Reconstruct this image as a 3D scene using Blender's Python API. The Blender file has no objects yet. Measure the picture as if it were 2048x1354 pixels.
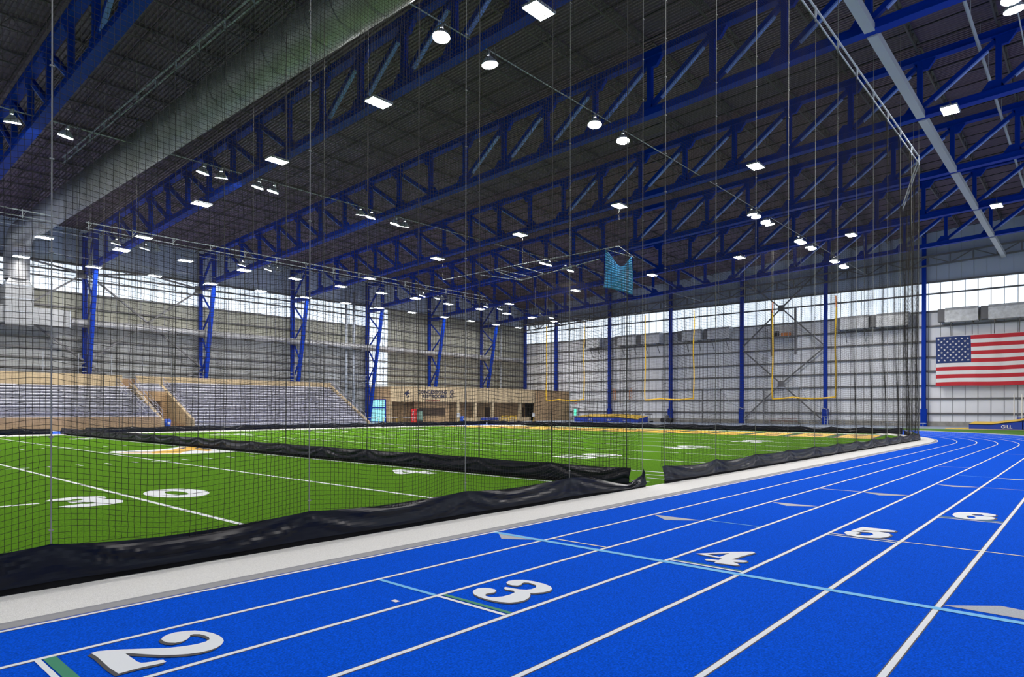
import bpy, math, random, json
import numpy as np
from mathutils import Vector, Matrix
random.seed(7); np.random.seed(7)
SC = bpy.context.scene
COL = SC.collection

# ------------------------------------------------------------------ camera
# world axes: +x runs down the track (U), +y across the field (V), z up
FPX = 1317.24; TH = 0.72493; ROLL = 2.43e-3; EYE = 2.063
cam_d = bpy.data.cameras.new('camera'); cam = bpy.data.objects.new('camera', cam_d); COL.objects.link(cam)
cam_d.sensor_fit = 'HORIZONTAL'; cam_d.sensor_width = 36.0
cam_d.lens = 36.0 * FPX / 2048.0
cam_d.shift_y = (817.93 - 677.0) / 2048.0
cam_d.clip_start = 0.05; cam_d.clip_end = 600
fw = Vector((math.cos(TH), math.sin(TH), 0)); rt = Vector((math.sin(TH), -math.cos(TH), 0)); up = Vector((0, 0, 1))
Rm = Matrix((rt, up, -fw)).transposed()
cam.matrix_world = Matrix.Translation((0, 0, EYE)) @ Rm.to_4x4() @ Matrix.Rotation(ROLL, 4, 'Z')
SC.camera = cam

# ------------------------------------------------------------------ world, exposure
w = bpy.data.worlds.new('world'); SC.world = w; w.use_nodes = True
w.node_tree.nodes['Background'].inputs[0].default_value = (0.55, 0.7, 1.0, 1)
w.node_tree.nodes['Background'].inputs[1].default_value = 0.8
SC.view_settings.view_transform = 'Standard'; SC.view_settings.look = 'None'
SC.view_settings.exposure = EXPOSURE = 0.0; SC.view_settings.gamma = 1.0
SC.view_settings.use_curve_mapping = False
LAMP_E = 150.0      # high-bay panel radiance
FLOOD_E = 420.0     # floodlight lens radiance
WIN_E = 1.25        # daylight in the translucent panels
try:
    SC.cycles.max_bounces = 6; SC.cycles.diffuse_bounces = 4; SC.cycles.glossy_bounces = 2
    SC.cycles.transparent_max_bounces = 4; SC.cycles.sample_clamp_indirect = 4.0
    SC.cycles.caustics_reflective = False; SC.cycles.caustics_refractive = False
    SC.cycles.use_light_tree = True; SC.cycles.use_denoising = True
except Exception:
    pass

# ------------------------------------------------------------------ materials
def lin(c):
    return tuple(((x/255)/12.92 if x/255 <= 0.04045 else ((x/255+0.055)/1.055)**2.4) for x in c)
def mat(name, col, rough=0.6, metal=0.0, emit=None, estr=0.0, spec=0.5, noise=0.0, nscale=20.0, bump=0.0, bscale=40.0, col2=None):
    m = bpy.data.materials.new(name); m.use_nodes = True
    nt = m.node_tree; b = nt.nodes['Principled BSDF']
    b.inputs['Base Color'].default_value = (*col, 1); b.inputs['Roughness'].default_value = rough
    b.inputs['Metallic'].default_value = metal; b.inputs['Specular IOR Level'].default_value = spec
    if emit:
        b.inputs['Emission Color'].default_value = (*emit, 1); b.inputs['Emission Strength'].default_value = estr
    if noise > 0 or bump > 0:
        tc = nt.nodes.new('ShaderNodeTexCoord')
    if noise > 0:
        n = nt.nodes.new('ShaderNodeTexNoise'); n.inputs['Scale'].default_value = nscale; n.inputs['Detail'].default_value = 3
        nt.links.new(tc.outputs['Object'], n.inputs['Vector'])
        cr = nt.nodes.new('ShaderNodeValToRGB'); cr.color_ramp.elements[0].position = 0.3; cr.color_ramp.elements[1].position = 0.7
        c2 = col2 or tuple(min(1, x*(1+noise)) for x in col)
        cr.color_ramp.elements[0].color = (*[x*(1-noise) for x in col], 1); cr.color_ramp.elements[1].color = (*c2, 1)
        nt.links.new(n.outputs['Fac'], cr.inputs['Fac']); nt.links.new(cr.outputs['Color'], b.inputs['Base Color'])
    if bump > 0:
        n2 = nt.nodes.new('ShaderNodeTexNoise'); n2.inputs['Scale'].default_value = bscale; n2.inputs['Detail'].default_value = 2
        nt.links.new(tc.outputs['Object'], n2.inputs['Vector'])
        bp = nt.nodes.new('ShaderNodeBump'); bp.inputs['Strength'].default_value = bump; bp.inputs['Distance'].default_value = 0.02
        nt.links.new(n2.outputs['Fac'], bp.inputs['Height']); nt.links.new(bp.outputs['Normal'], b.inputs['Normal'])
    return m
M = {}
M['track'] = mat('track_blue', (0.0, 0.088, 0.70), 0.95, noise=0.35, nscale=60, bump=0.3, bscale=150, spec=0.04)
M['white'] = mat('paint_white', (0.84, 0.87, 0.90), 0.6)
M['dark'] = mat('paint_charcoal', (0.035, 0.035, 0.045), 0.6)
M['cyan'] = mat('paint_light_blue', (0.13, 0.52, 0.92), 0.6)
M['green_p'] = mat('paint_green', (0.01, 0.24, 0.12), 0.6)
M['grey_p'] = mat('paint_grey', (0.42, 0.45, 0.49), 0.6, noise=0.15, nscale=60)
M['cream'] = mat('paint_cream', (0.85, 0.8, 0.6), 0.6)
M['teal'] = mat('paint_teal', (0.0, 0.14, 0.30), 0.6)
M['turf'] = mat('turf_green', (0.088, 0.222, 0.008), 0.9, noise=0.3, nscale=25, spec=0.03, bump=0.3, bscale=120)
M['turf2'] = mat('turf_green_far', (0.07, 0.18, 0.02), 0.8, noise=0.2, nscale=5, spec=0.15)
M['yellow'] = mat('paint_yellow', (0.90, 0.52, 0.02), 0.6)
M['navy'] = mat('paint_navy', (0.01, 0.015, 0.06), 0.6)
M['peach'] = mat('paint_peach', (0.8, 0.55, 0.3), 0.6)
M['curb'] = mat('curb_concrete', (0.84, 0.83, 0.80), 0.85, noise=0.07, nscale=45, bump=0.5, bscale=90)
M['rail_grey'] = mat('curb_edge_grey', (0.33, 0.33, 0.34), 0.6)
M['floor'] = mat('floor_grey_blue', (0.32, 0.38, 0.48), 0.5, noise=0.08, nscale=0.6)
M['conc'] = mat('concrete_base', (0.33, 0.32, 0.29), 0.85, noise=0.2, nscale=1.5)
M['siding'] = mat('siding_white', (0.86, 0.88, 0.92), 0.55, noise=0.03, nscale=0.4)
M['siding_up'] = mat('siding_blue_grey', (0.42, 0.49, 0.62), 0.6)
M['siding_l'] = mat('siding_liner_grey', (0.33, 0.345, 0.35), 0.6, noise=0.08, nscale=0.5)
M['siding_l2'] = mat('siding_liner_tan', (0.33, 0.335, 0.28), 0.6, noise=0.06, nscale=0.5)
M['seam'] = mat('seam_grey', (0.25, 0.26, 0.28), 0.6)
M['girt'] = mat('girt_grey_steel', (0.13, 0.13, 0.135), 0.5)
M['blue'] = mat('steel_blue', (0.0, 0.034, 0.36), 0.6, spec=0.12)
M['blue_l'] = mat('steel_light_blue', (0.20, 0.33, 0.85), 0.4)
M['gsteel'] = mat('steel_grey', (0.16, 0.16, 0.17), 0.5)
M['lsteel'] = mat('steel_light_grey', (0.42, 0.46, 0.52), 0.5)
M['galv'] = mat('galvanised', (0.30, 0.305, 0.315), 0.42, metal=0.35, noise=0.12, nscale=1.5)
M['foilp'] = mat('plenum_metal', (0.27, 0.28, 0.29), 0.5, metal=0.2, noise=0.12, nscale=2)
M['foil'] = mat('foil_insulation', (0.66, 0.68, 0.70), 0.4, metal=0.2, noise=0.18, nscale=3, bump=0.5, bscale=6)
M['deck'] = mat('roof_deck', (0.135, 0.095, 0.145), 0.55, metal=0.0)
M['joist'] = mat('joist_grey', (0.07, 0.065, 0.075), 0.6)
M['window'] = mat('translucent_panel', (0.75, 0.82, 0.9), 0.4, emit=(0.80, 0.90, 1.0), estr=WIN_E)
M['net'] = mat('net_twine', (0.030, 0.027, 0.025), 0.8, spec=0.1)
M['rope'] = mat('net_rope', (0.05, 0.05, 0.045), 0.6)
M['ropel'] = mat('net_rope_light', (0.27, 0.27, 0.24), 0.6)
M['vinyl'] = mat('black_vinyl', (0.002, 0.004, 0.012), 0.28, spec=0.22, bump=0.08, bscale=3)
M['vinyl2'] = mat('black_vinyl_flap', (0.010, 0.010, 0.012), 0.8, spec=0.1)
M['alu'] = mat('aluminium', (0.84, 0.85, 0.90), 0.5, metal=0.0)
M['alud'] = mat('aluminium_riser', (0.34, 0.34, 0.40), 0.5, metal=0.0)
M['tan'] = mat('tan_block', (0.40, 0.27, 0.145), 0.8, noise=0.12, nscale=3)
M['tanl'] = mat('tan_block_light', (0.43, 0.335, 0.20), 0.8, noise=0.10, nscale=3)
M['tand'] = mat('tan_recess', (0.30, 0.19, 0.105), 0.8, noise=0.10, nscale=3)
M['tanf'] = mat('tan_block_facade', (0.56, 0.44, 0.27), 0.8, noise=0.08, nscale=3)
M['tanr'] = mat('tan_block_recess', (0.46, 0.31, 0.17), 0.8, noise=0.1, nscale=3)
M['brown'] = mat('dark_door_brown', (0.06, 0.035, 0.02), 0.6)
M['black'] = mat('black_paint', (0.012, 0.012, 0.014), 0.5)
M['red'] = mat('red_enamel', (0.62, 0.015, 0.02), 0.4)
M['flagred'] = mat('flag_red', (0.58, 0.02, 0.035), 0.7)
M['flagblue'] = mat('flag_blue', (0.015, 0.04, 0.17), 0.7)
M['flagwhite'] = mat('flag_white', (0.85, 0.85, 0.86), 0.7)
M['orange'] = mat('orange_tip', (0.75, 0.25, 0.06), 0.5)
M['goal'] = mat('goal_yellow', (0.92, 0.58, 0.03), 0.45)
M['matblue'] = mat('landing_mat_blue', (0.012, 0.05, 0.42), 0.45)
M['matyel'] = mat('landing_mat_yellow', (0.88, 0.58, 0.05), 0.5)
M['tarp'] = mat('tarp_blue', (0.02, 0.22, 0.48), 0.5, noise=0.2, nscale=1.2)
M['lamp'] = mat('lamp_diffuser', (0.9, 0.9, 0.9), 0.5, emit=(1.0, 0.975, 0.95), estr=LAMP_E)
M['lampb'] = mat('lamp_diffuser_dim', (0.9, 0.9, 0.9), 0.5, emit=(1.0, 0.975, 0.95), estr=LAMP_E*0.5)
M['flood'] = mat('floodlight_lens', (0.9, 0.9, 0.9), 0.5, emit=(1.0, 0.96, 0.92), estr=FLOOD_E)
M['glass'] = mat('door_glass', (0.25, 0.75, 0.75), 0.1, emit=(0.45, 0.95, 0.95), estr=0.8)
M['signg'] = mat('lit_green_sign', (0.1, 0.8, 0.5), 0.4, emit=(0.15, 0.9, 0.6), estr=1.0)
M['cool'] = mat('cooler_glass', (0.12, 0.2, 0.16), 0.2, emit=(0.35, 0.5, 0.4), estr=0.25)
M['darkred'] = mat('dark_red_paint', (0.22, 0.015, 0.015), 0.5)
M['bluelight'] = mat('bin_blue', (0.01, 0.08, 0.5), 0.5)
M['signw'] = mat('notice_white', (0.85, 0.85, 0.85), 0.5)

# ------------------------------------------------------------------ mesh helpers
class MB:
    def __init__(s): s.v = []; s.f = []; s.m = []
    def face(s, pts, mi=0):
        n = len(s.v); s.v += [tuple(p) for p in pts]; s.f.append(tuple(range(n, n+len(pts)))); s.m.append(mi)
    def box(s, x0, x1, y0, y1, z0, z1, mi=0):
        if x0 > x1: x0, x1 = x1, x0
        if y0 > y1: y0, y1 = y1, y0
        n = len(s.v)
        s.v += [(x0,y0,z0),(x1,y0,z0),(x1,y1,z0),(x0,y1,z0),(x0,y0,z1),(x1,y0,z1),(x1,y1,z1),(x0,y1,z1)]
        for q in ((0,3,2,1),(4,5,6,7),(0,1,5,4),(1,2,6,5),(2,3,7,6),(3,0,4,7)):
            s.f.append(tuple(n+i for i in q)); s.m.append(mi)
    def beam(s, p, q, wd, ht, mi=0, upv=(0,0,1)):
        p = Vector(p); q = Vector(q); d = (q-p)
        if d.length < 1e-6: return
        d.normalize(); u = Vector(upv)
        if abs(d.dot(u)) > 0.98: u = Vector((1,0,0))
        sd = d.cross(u).normalized(); u = sd.cross(d).normalized()
        n = len(s.v)
        for base in (p, q):
            for a, b in ((-1,-1),(1,-1),(1,1),(-1,1)):
                s.v.append(tuple(base + sd*(a*wd/2) + u*(b*ht/2)))
        for k in ((0,1,2,3),(7,6,5,4),(0,4,5,1),(1,5,6,2),(2,6,7,3),(3,7,4,0)):
            s.f.append(tuple(n+i for i in k)); s.m.append(mi)
    def tube(s, p, q, r, n=8, mi=0, r2=None, caps=True):
        p = Vector(p); q = Vector(q); d = (q-p).normalized()
        u = Vector((0,0,1)) if abs(d.z) < 0.9 else Vector((1,0,0))
        a = d.cross(u).normalized(); b = d.cross(a); r2 = r if r2 is None else r2
        k = len(s.v)
        for base, rr in ((p, r), (q, r2)):
            for i in range(n):
                t = 2*math.pi*i/n; s.v.append(tuple(base + a*(rr*math.cos(t)) + b*(rr*math.sin(t))))
        for i in range(n):
            j = (i+1) % n; s.f.append((k+i, k+j, k+n+j, k+n+i)); s.m.append(mi)
        if caps:
            s.f.append(tuple(k+n-1-i for i in range(n))); s.m.append(mi)
            s.f.append(tuple(k+n+i for i in range(n))); s.m.append(mi)
    def path(s, pts, r, n=6, mi=0):
        for a, b in zip(pts[:-1], pts[1:]): s.tube(a, b, r, n, mi)
    def ribbon(s, A, B, mi=0):
        n = len(s.v); s.v += [tuple(p) for p in A] + [tuple(p) for p in B]; L = len(A)
        for i in range(L-1):
            s.f.append((n+i, n+i+1, n+L+i+1, n+L+i)); s.m.append(mi)
    def poly_extrude(s, pts, z0, z1, mi=0):
        n = len(s.v); L = len(pts)
        s.v += [(x, y, z0) for x, y in pts] + [(x, y, z1) for x, y in pts]
        s.f.append(tuple(n+L+i for i in range(L))); s.m.append(mi)
        s.f.append(tuple(n+L-1-i for i in range(L))); s.m.append(mi)
        for i in range(L):
            j = (i+1) % L; s.f.append((n+i, n+j, n+L+j, n+L+i)); s.m.append(mi)
    def build(s, name, mats, parent=None, smooth=False):
        me = bpy.data.meshes.new(name); me.from_pydata(s.v, [], s.f)
        if not isinstance(mats, (list, tuple)): mats = [mats]
        for m in mats: me.materials.append(m)
        if len(mats) > 1: me.polygons.foreach_set('material_index', s.m)
        if smooth: me.polygons.foreach_set('use_smooth', [True]*len(s.f))
        me.update()
        o = bpy.data.objects.new(name, me); COL.objects.link(o)
        if parent is not None: o.parent = parent
        return o
def tag(o, label=None, cat=None, group=None, kind=None):
    if label: o['label'] = label
    if cat: o['category'] = cat
    if group: o['group'] = group
    if kind: o['kind'] = kind
    return o
def empty(name, loc=(0,0,0), rz=0):
    o = bpy.data.objects.new(name, None); COL.objects.link(o); o.location = loc; o.rotation_euler = (0,0,rz); o.empty_display_size = 0.2
    return o
def copy_tree(o, parent=None):
    c = o.copy(); COL.objects.link(c)
    if parent is not None: c.parent = parent
    for ch in o.children: copy_tree(ch, c)
    return c
ORD = ['first','second','third','fourth','fifth','sixth','seventh','eighth','ninth','tenth','eleventh','twelfth','thirteenth','fourteenth','fifteenth','sixteenth','seventeenth','eighteenth','nineteenth','twentieth']
NUM = ['one','two','three','four','five','six','seven','eight','nine','ten','eleven','twelve']
def ordn(i): return ORD[i] if i < len(ORD) else str(i+1)+'th'

# ------------------------------------------------------------------ dimensions
CU, CV = 47.3, 33.4          # centre of the track's far bend
RIN, LW = 25.91, 1.0443      # radius of the inner lane line, lane width
U0, U1 = -14.0, 98.4         # hall, along the track
V0, V1 = -10.0, 83.7         # hall, across
def zl(v): return 17.1 + (79.5-v)*0.046      # underside of the roof trusses
ZR = 4.75                    # roof deck above that
TU = [10.5-12.5, 10.5, 23.0, 35.5, 48.0, 60.5, 73.0, 85.5]   # truss lines
def ring(R, n=64):
    p = [(U0, CV-R)] + [(x, CV-R) for x in np.linspace(0, CU, 12)]
    for i in range(1, n):
        t = -math.pi/2 + math.pi*i/n; p.append((CU+R*math.cos(t), CV+R*math.sin(t)))
    p += [(x, CV+R) for x in np.linspace(CU, 0, 6)] + [(U0, CV+R)]
    return p
def band(mb, Ra, Rb, z, mi=0):
    A = [(x,y,z) for x,y in ring(Ra)]; B = [(x,y,z) for x,y in ring(Rb)]
    mb.ribbon(B, A, mi)
def rect(mb, x0, x1, y0, y1, z, mi=0):
    mb.face([(x0,y0,z),(x1,y0,z),(x1,y1,z),(x0,y1,z)], mi)
def flat(mb, pts, z, mi=0):
    a = sum(pts[i][0]*pts[(i+1)%len(pts)][1]-pts[(i+1)%len(pts)][0]*pts[i][1] for i in range(len(pts)))
    if a < 0: pts = pts[::-1]
    mb.face([(x,y,z) for x,y in pts], mi)

# ------------------------------------------------------------------ floor and sport surfaces
f = MB(); f.box(U0, U1+0.3, V0, V1+0.3, -0.3, 0.0)
tag(f.build('floor', M['floor']), kind='structure')
t = MB()
band(t, RIN-0.06, RIN+8*LW+0.35, 0.012)
tr = t.build('track_surface', M['track']); tag(tr, 'bright blue running track surface', kind='structure')
t = MB()
for k in range(9):
    R = RIN + k*LW
    band(t, R-0.037, R+0.037, 0.0135, 1); band(t, R-0.026, R+0.026, 0.0150, 0)
band(t, RIN+8*LW+0.35, RIN+8*LW+1.45, 0.012, 2)
tag(t.build('lane_lines', [M['white'], M['dark'], M['grey_p']], tr), kind='structure')
# cross marks on the straight: (x, lane inner edge, lane outer edge, width, material)
t = MB()
def vk(k): return CV - RIN - k*LW
def cross(x, ka, kb, wd, mi, z=0.0165, dx=0.0):
    t.face([(x-wd/2, vk(kb)+0.03, z), (x+wd/2, vk(kb)+0.03, z), (x+wd/2+dx, vk(ka)-0.03, z), (x-wd/2+dx, vk(ka)-0.03, z)], mi)
cross(8.00, 0.0, 8.35, 0.11, 0, 0.0172)                       # long light blue line
cross(4.86, 1, 2, 0.06, 0); cross(4.94, 2, 3, 0.06, 1); cross(4.86, 2, 3, 0.05, 2)
cross(1.53, 1, 2, 0.09, 1); cross(1.45, 1, 2, 0.045, 2)
cross(8.24, 1, 2, 0.045, 4); cross(8.14, 3, 4, 0.05, 2); cross(8.20, 3, 4, 0.03, 1)
cross(11.53, 4, 5, 0.045, 2); cross(11.58, 4, 5, 0.03, 3); cross(11.68, 4, 8.2, 0.045, 4)
cross(14.80, 5, 6, 0.045, 2); cross(14.95, 5, 6, 0.16, 3)
cross(11.50, 2, 3, 0.035, 0); cross(18.12, 2, 3, 0.05, 4); cross(18.12, 3, 4, 0.05, 5)
cross(21.3, 4, 6, 0.05, 5); cross(24.7, 4, 5, 0.04, 0); cross(28.2, 3, 4, 0.06, 5); cross(38.3, 4, 6, 0.06, 5); cross(24.5, 5, 6, 0.04, 0); cross(33.0, 5, 8, 0.06, 5)
for (x, k, s) in ((7.95, 0, 1), (11.3, 1, 1), (14.65, 2, 1), (17.95, 3, 1), (21.2, 4, 1), (24.5, 5, 1), (8.10, 6, -1)):
    a, b = vk(k)-0.03, vk(k+1)+0.03
    if s > 0: pts = [(x+0.12, a), (x-0.28, a-0.45), (x-0.02, b+0.15), (x+0.12, b)]
    else: pts = [(x+0.07, a), (x+0.45, a-0.46), (x+0.40, b+0.25), (x+0.06, b)]
    flat(t, pts, 0.0155, 5)
# small white notch marks
flat(t, [(4.40,5.62),(4.46,5.62),(4.46,5.53),(4.40,5.53)], 0.0165, 2)
flat(t, [(11.65,-0.4),(11.69,-0.4),(11.69,0.3),(11.65,0.3)], 0.0165, 4)
tag(t.build('cross_marks', [M['cyan'], M['green_p'], M['white'], M['teal'], M['cream'], M['grey_p']], tr), kind='structure')
GL = json.loads('''{"2":[[1.786,6.266],[1.834,6.275],[1.896,6.239],[1.985,6.169],[2.13,6.036],[2.277,5.906],[2.386,5.85],[2.467,5.825],[2.543,5.83],[2.592,5.865],[2.612,5.926],[2.606,5.999],[2.59,6.064],[2.554,6.105],[2.523,6.105],[2.503,6.057],[2.461,6.011],[2.41,5.986],[2.353,5.997],[2.312,6.05],[2.3,6.123],[2.307,6.183],[2.342,6.236],[2.397,6.27],[2.463,6.278],[2.537,6.249],[2.603,6.196],[2.652,6.106],[2.683,6.0],[2.691,5.895],[2.681,5.803],[2.655,5.727],[2.602,5.653],[2.541,5.613],[2.472,5.597],[2.395,5.608],[2.32,5.642],[2.237,5.703],[2.161,5.78],[2.081,5.897],[2.02,5.993],[1.975,6.047],[1.974,5.964],[1.975,5.857],[1.975,5.779],[1.986,5.73],[2.014,5.709],[2.054,5.692],[2.106,5.683],[2.131,5.663],[2.128,5.598],[2.067,5.602],[1.983,5.621],[1.897,5.627],[1.835,5.624],[1.789,5.624],[1.782,5.809],[1.788,5.97],[1.794,6.137]],"3":[[5.216,5.199],[5.284,5.247],[5.364,5.263],[5.425,5.227],[5.46,5.167],[5.463,5.09],[5.423,5.031],[5.361,5.008],[5.314,5.029],[5.254,5.036],[5.201,4.986],[5.2,4.92],[5.238,4.868],[5.312,4.834],[5.411,4.823],[5.514,4.838],[5.559,4.89],[5.553,4.949],[5.541,5.003],[5.57,5.056],[5.616,5.069],[5.629,4.991],[5.651,4.881],[5.692,4.815],[5.753,4.789],[5.84,4.798],[5.908,4.854],[5.932,4.926],[5.939,4.997],[5.911,5.039],[5.851,5.027],[5.817,4.998],[5.751,5.006],[5.722,5.06],[5.73,5.139],[5.77,5.196],[5.841,5.22],[5.918,5.192],[5.992,5.122],[6.027,4.991],[6.025,4.834],[5.986,4.702],[5.92,4.625],[5.829,4.59],[5.741,4.606],[5.651,4.655],[5.613,4.698],[5.564,4.652],[5.471,4.591],[5.368,4.564],[5.272,4.577],[5.189,4.624],[5.139,4.725],[5.117,4.88],[5.128,5.019],[5.163,5.127]],"4":[[8.726,4.235],[9.17,3.914],[9.385,3.691],[9.337,3.63],[9.017,3.68],[8.707,3.706],[8.78,3.523],[8.71,3.499],[8.655,3.523],[8.587,3.635],[8.512,3.533],[8.451,3.504],[8.415,3.532],[8.375,3.807],[8.475,3.821],[8.423,3.943],[8.472,3.992],[8.518,3.967],[8.553,3.825],[8.67,3.825],[8.687,3.885],[8.7,4.03]],"4h":[[8.795,4.117],[9.073,3.894],[8.747,3.897]],"5":[[12.653,3.042],[12.68,2.785],[12.65,2.517],[12.508,2.517],[12.411,2.682],[12.349,2.947],[12.196,2.977],[12.288,2.876],[12.362,2.716],[12.303,2.551],[12.137,2.491],[11.95,2.499],[11.776,2.566],[11.678,2.691],[11.63,2.85],[11.679,3.014],[11.85,3.125],[12.016,3.135],[12.089,3.075],[12.104,3.0],[12.06,2.933],[11.952,2.918],[11.856,2.949],[11.819,2.896],[11.816,2.809],[11.88,2.738],[12.027,2.724],[12.152,2.774],[12.179,2.84],[12.148,2.932],[12.118,3.014],[12.159,3.097]],"6":[[15.317,2.087],[15.6,2.096],[15.831,2.034],[15.989,1.834],[16.029,1.599],[15.898,1.451],[15.718,1.441],[15.605,1.488],[15.595,1.602],[15.751,1.665],[15.696,1.777],[15.57,1.81],[15.512,1.744],[15.533,1.619],[15.542,1.482],[15.424,1.412],[15.239,1.42],[15.074,1.504],[14.945,1.669],[14.915,1.847],[15.044,2.003]],"6h":[[15.415,1.85],[15.419,1.769],[15.294,1.704],[15.097,1.72],[15.092,1.8],[15.249,1.854]]}''')
def tess(pts, holes=()):
    """fill a flat outline with holes: triangles from mathutils tessellation"""
    from mathutils.geometry import tessellate_polygon
    loops = [[Vector((x,y,0)) for x,y in pts]] + [[Vector((x,y,0)) for x,y in h] for h in holes]
    fl = [v for l in loops for v in l]
    return fl, tessellate_polygon(loops)
def glyph(mb, pts, holes, z, mi, dx=0, dy=0):
    fl, tri = tess(pts, holes); n = len(mb.v)
    mb.v += [(v.x+dx, v.y+dy, z) for v in fl]
    for a, b, c in tri:
        A, B, Cc = fl[a], fl[b], fl[c]
        if (B-A).cross(Cc-A).z < 0: b, c = c, b
        mb.f.append((n+a, n+b, n+c)); mb.m.append(mi)
for d in '23456':
    g_ = MB(); hs = [GL[d+'h']] if d+'h' in GL else []
    glyph(g_, GL[d], hs, 0.0175, 1, -0.035, -0.035); glyph(g_, GL[d], hs, 0.0165, 1, -0.018, -0.018); glyph(g_, GL[d], hs, 0.019, 0)
    o = g_.build('lane_number', [M['white'], M['dark']], tr)
    tag(o, 'white lane number %s with a black drop edge' % d, kind='structure')

# concrete curb with a raised lip between turf and track
c = MB()
prof = [(RIN-1.32, 0.0, 0), (RIN-1.30, 0.045, 0), (RIN-0.95, 0.055, 0), (RIN-0.62, 0.050, 0), (RIN-0.56, 0.075, 0), (RIN-0.50, 0.070, 0), (RIN-0.19, 0.040, 0), (RIN-0.17, 0.030, 1), (RIN-0.06, 0.018, 1), (RIN-0.05, 0.0, 1)]
for (ra, za, ma), (rb, zb, mb_) in zip(prof[:-1], prof[1:]):
    A = [(x,y,za) for x,y in ring(ra, 96)]; B = [(x,y,zb) for x,y in ring(rb, 96)]
    c.ribbon(B, A, mb_ if zb < 0.035 else ma)
tag(c.build('trim_1', [M['curb'], M['rail_grey']]), 'pale concrete curb between the turf and the track', kind='structure')

# turf field inside the curb
t = MB(); pts = ring(RIN-1.31); flat(t, pts, 0.010)
tf = tag(t.build('turf_field', M['turf']), 'green artificial turf football field', kind='structure')
t = MB(); z = 0.014
XA = 5.553; YD = 4.572; FV0, FV1 = 9.0, 57.8
for n in range(-4, 10):
    x = XA + n*YD; rect(t, x-0.055, x+0.055, FV0+0.6, FV1, z)
    for hv in (27.2, 39.65): rect(t, x-0.35, x+0.35, hv-0.05, hv+0.05, z)
rect(t, U0, 60.6, FV1-0.1, FV1+0.5, z)
rect(t, 60.5, 61.3, 12.5, FV1+0.5, z)
YU = XA + 10*YD
for k in range(-18, 50):
    x = XA + k*0.9144
    if k % 5 == 0 or x > YU-0.3: continue
    for hv in (27.2, 39.65): rect(t, x-0.05, x+0.05, hv-0.32, hv+0.32, z)
    for hv in (9.75, 57.0): rect(t, x-0.04, x+0.04, hv-0.30, hv+0.30, z)
rect(t, 2.4, 3.85, 16.88, 17.05, z); rect(t, 18.28, 18.38, 9.9, 10.6, z)
tag(t.build('yard_lines', M['white'], tf), kind='structure')
def arc(cx, cy, rx, ry, a0, a1, n=12):
    return [(cx+rx*math.cos(math.radians(a0+(a1-a0)*i/n)), cy+ry*math.sin(math.radians(a0+(a1-a0)*i/n))) for i in range(n+1)]
DIG = {   # unit digits, width 1.25, height 1.9, origin centre
 '0': ([arc(0,0,0.66,1.0,0,345,23)], [arc(0,0,0.2,0.50,0,345,15)]),
 '4': ([[(-0.62,-0.35),(-0.62,-0.05),(0.05,0.95),(0.38,0.95),(0.38,-0.02),(0.62,-0.02),(0.62,-0.35),(0.38,-0.35),(0.38,-0.95),(-0.02,-0.95),(-0.02,-0.35)]], [[(-0.28,-0.05),(-0.02,0.38),(-0.02,-0.05)]]),
 '5': ([[(-0.55,0.95),(0.52,0.95),(0.52,0.58),(-0.15,0.58),(-0.18,0.25),(0.2,0.32),(0.5,0.15),(0.62,-0.2),(0.55,-0.6),(0.3,-0.88),(-0.05,-0.96),(-0.4,-0.88),(-0.62,-0.62),(-0.62,-0.4),(-0.22,-0.4),(-0.15,-0.58),(0.05,-0.6),(0.2,-0.42),(0.22,-0.18),(0.1,0.0),(-0.1,0.02),(-0.22,-0.05),(-0.55,-0.05)]], []),
 '3': ([[(-0.6,0.6),(-0.45,0.85),(0,0.97),(0.4,0.85),(0.56,0.55),(0.5,0.2),(0.35,0.05),(0.55,-0.1),(0.62,-0.45),(0.5,-0.8),(0.2,-0.95),(-0.2,-0.95),(-0.5,-0.82),(-0.62,-0.5),(-0.18,-0.40),(-0.10,-0.5),(0.04,-0.52),(0.1,-0.40),(0.08,-0.25),(-0.02,-0.18),(-0.28,-0.18),(-0.28,0.24),(0,0.25),(0.08,0.35),(0.06,0.48),(-0.02,0.52),(-0.1,0.5),(-0.15,0.42)]], []),
}
for n, dd in ((0,'30'),(2,'40'),(4,'50'),(6,'40'),(8,'30'),(-2,'50')):
    for (yc, sg) in ((16.6, 1), (50.2, -1)):
        for i, ch in enumerate(dd):
            g_ = MB(); xc = XA + n*YD + (-0.95 if i == 0 else 0.98)*sg
            for out in DIG[ch][0]:
                P = [(xc+sg*a, yc+sg*b) for a, b in out]; H = [[(xc+sg*a, yc+sg*b) for a, b in h] for h in DIG[ch][1]]
                glyph(g_, P, H, 0.016, 0)
            tag(g_.build('yard_number', M['white'], tf), kind='structure')
LG = json.loads('''{"logo_w":[[10.36,34.11],[10.85,34.86],[12.18,34.53],[13.49,35.3],[14.48,36.28],[15.31,37.08],[15.57,36.3],[15.06,33.67],[14.61,32.0],[14.79,30.74],[14.39,30.26],[13.5,30.33],[12.29,30.54],[11.28,31.26],[10.51,32.65]],"logo_y":[[11.93,33.21],[12.99,33.69],[13.74,34.88],[14.79,36.28],[14.96,35.62],[14.71,33.59],[14.32,32.03],[13.88,31.69],[13.8,32.84],[12.87,31.98],[12.42,31.11],[11.46,31.76]],"logo_k":[[13.46,34.17],[14.3,35.52],[14.43,35.38],[13.79,34.25]],"logo_k2":[[14.16,33.86],[15.05,35.53],[14.71,33.3],[14.37,32.8],[14.72,34.47]],"logo_p":[[10.58,33.51],[11.84,33.56],[11.93,33.21],[11.52,31.93],[10.78,32.71]],"bird":[[13.96,17.63],[14.22,17.48],[14.0,16.34],[14.43,15.88],[13.9,15.75],[13.64,15.8],[13.55,16.23],[13.07,16.18],[13.21,16.6]]}''')
t = MB()
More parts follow.
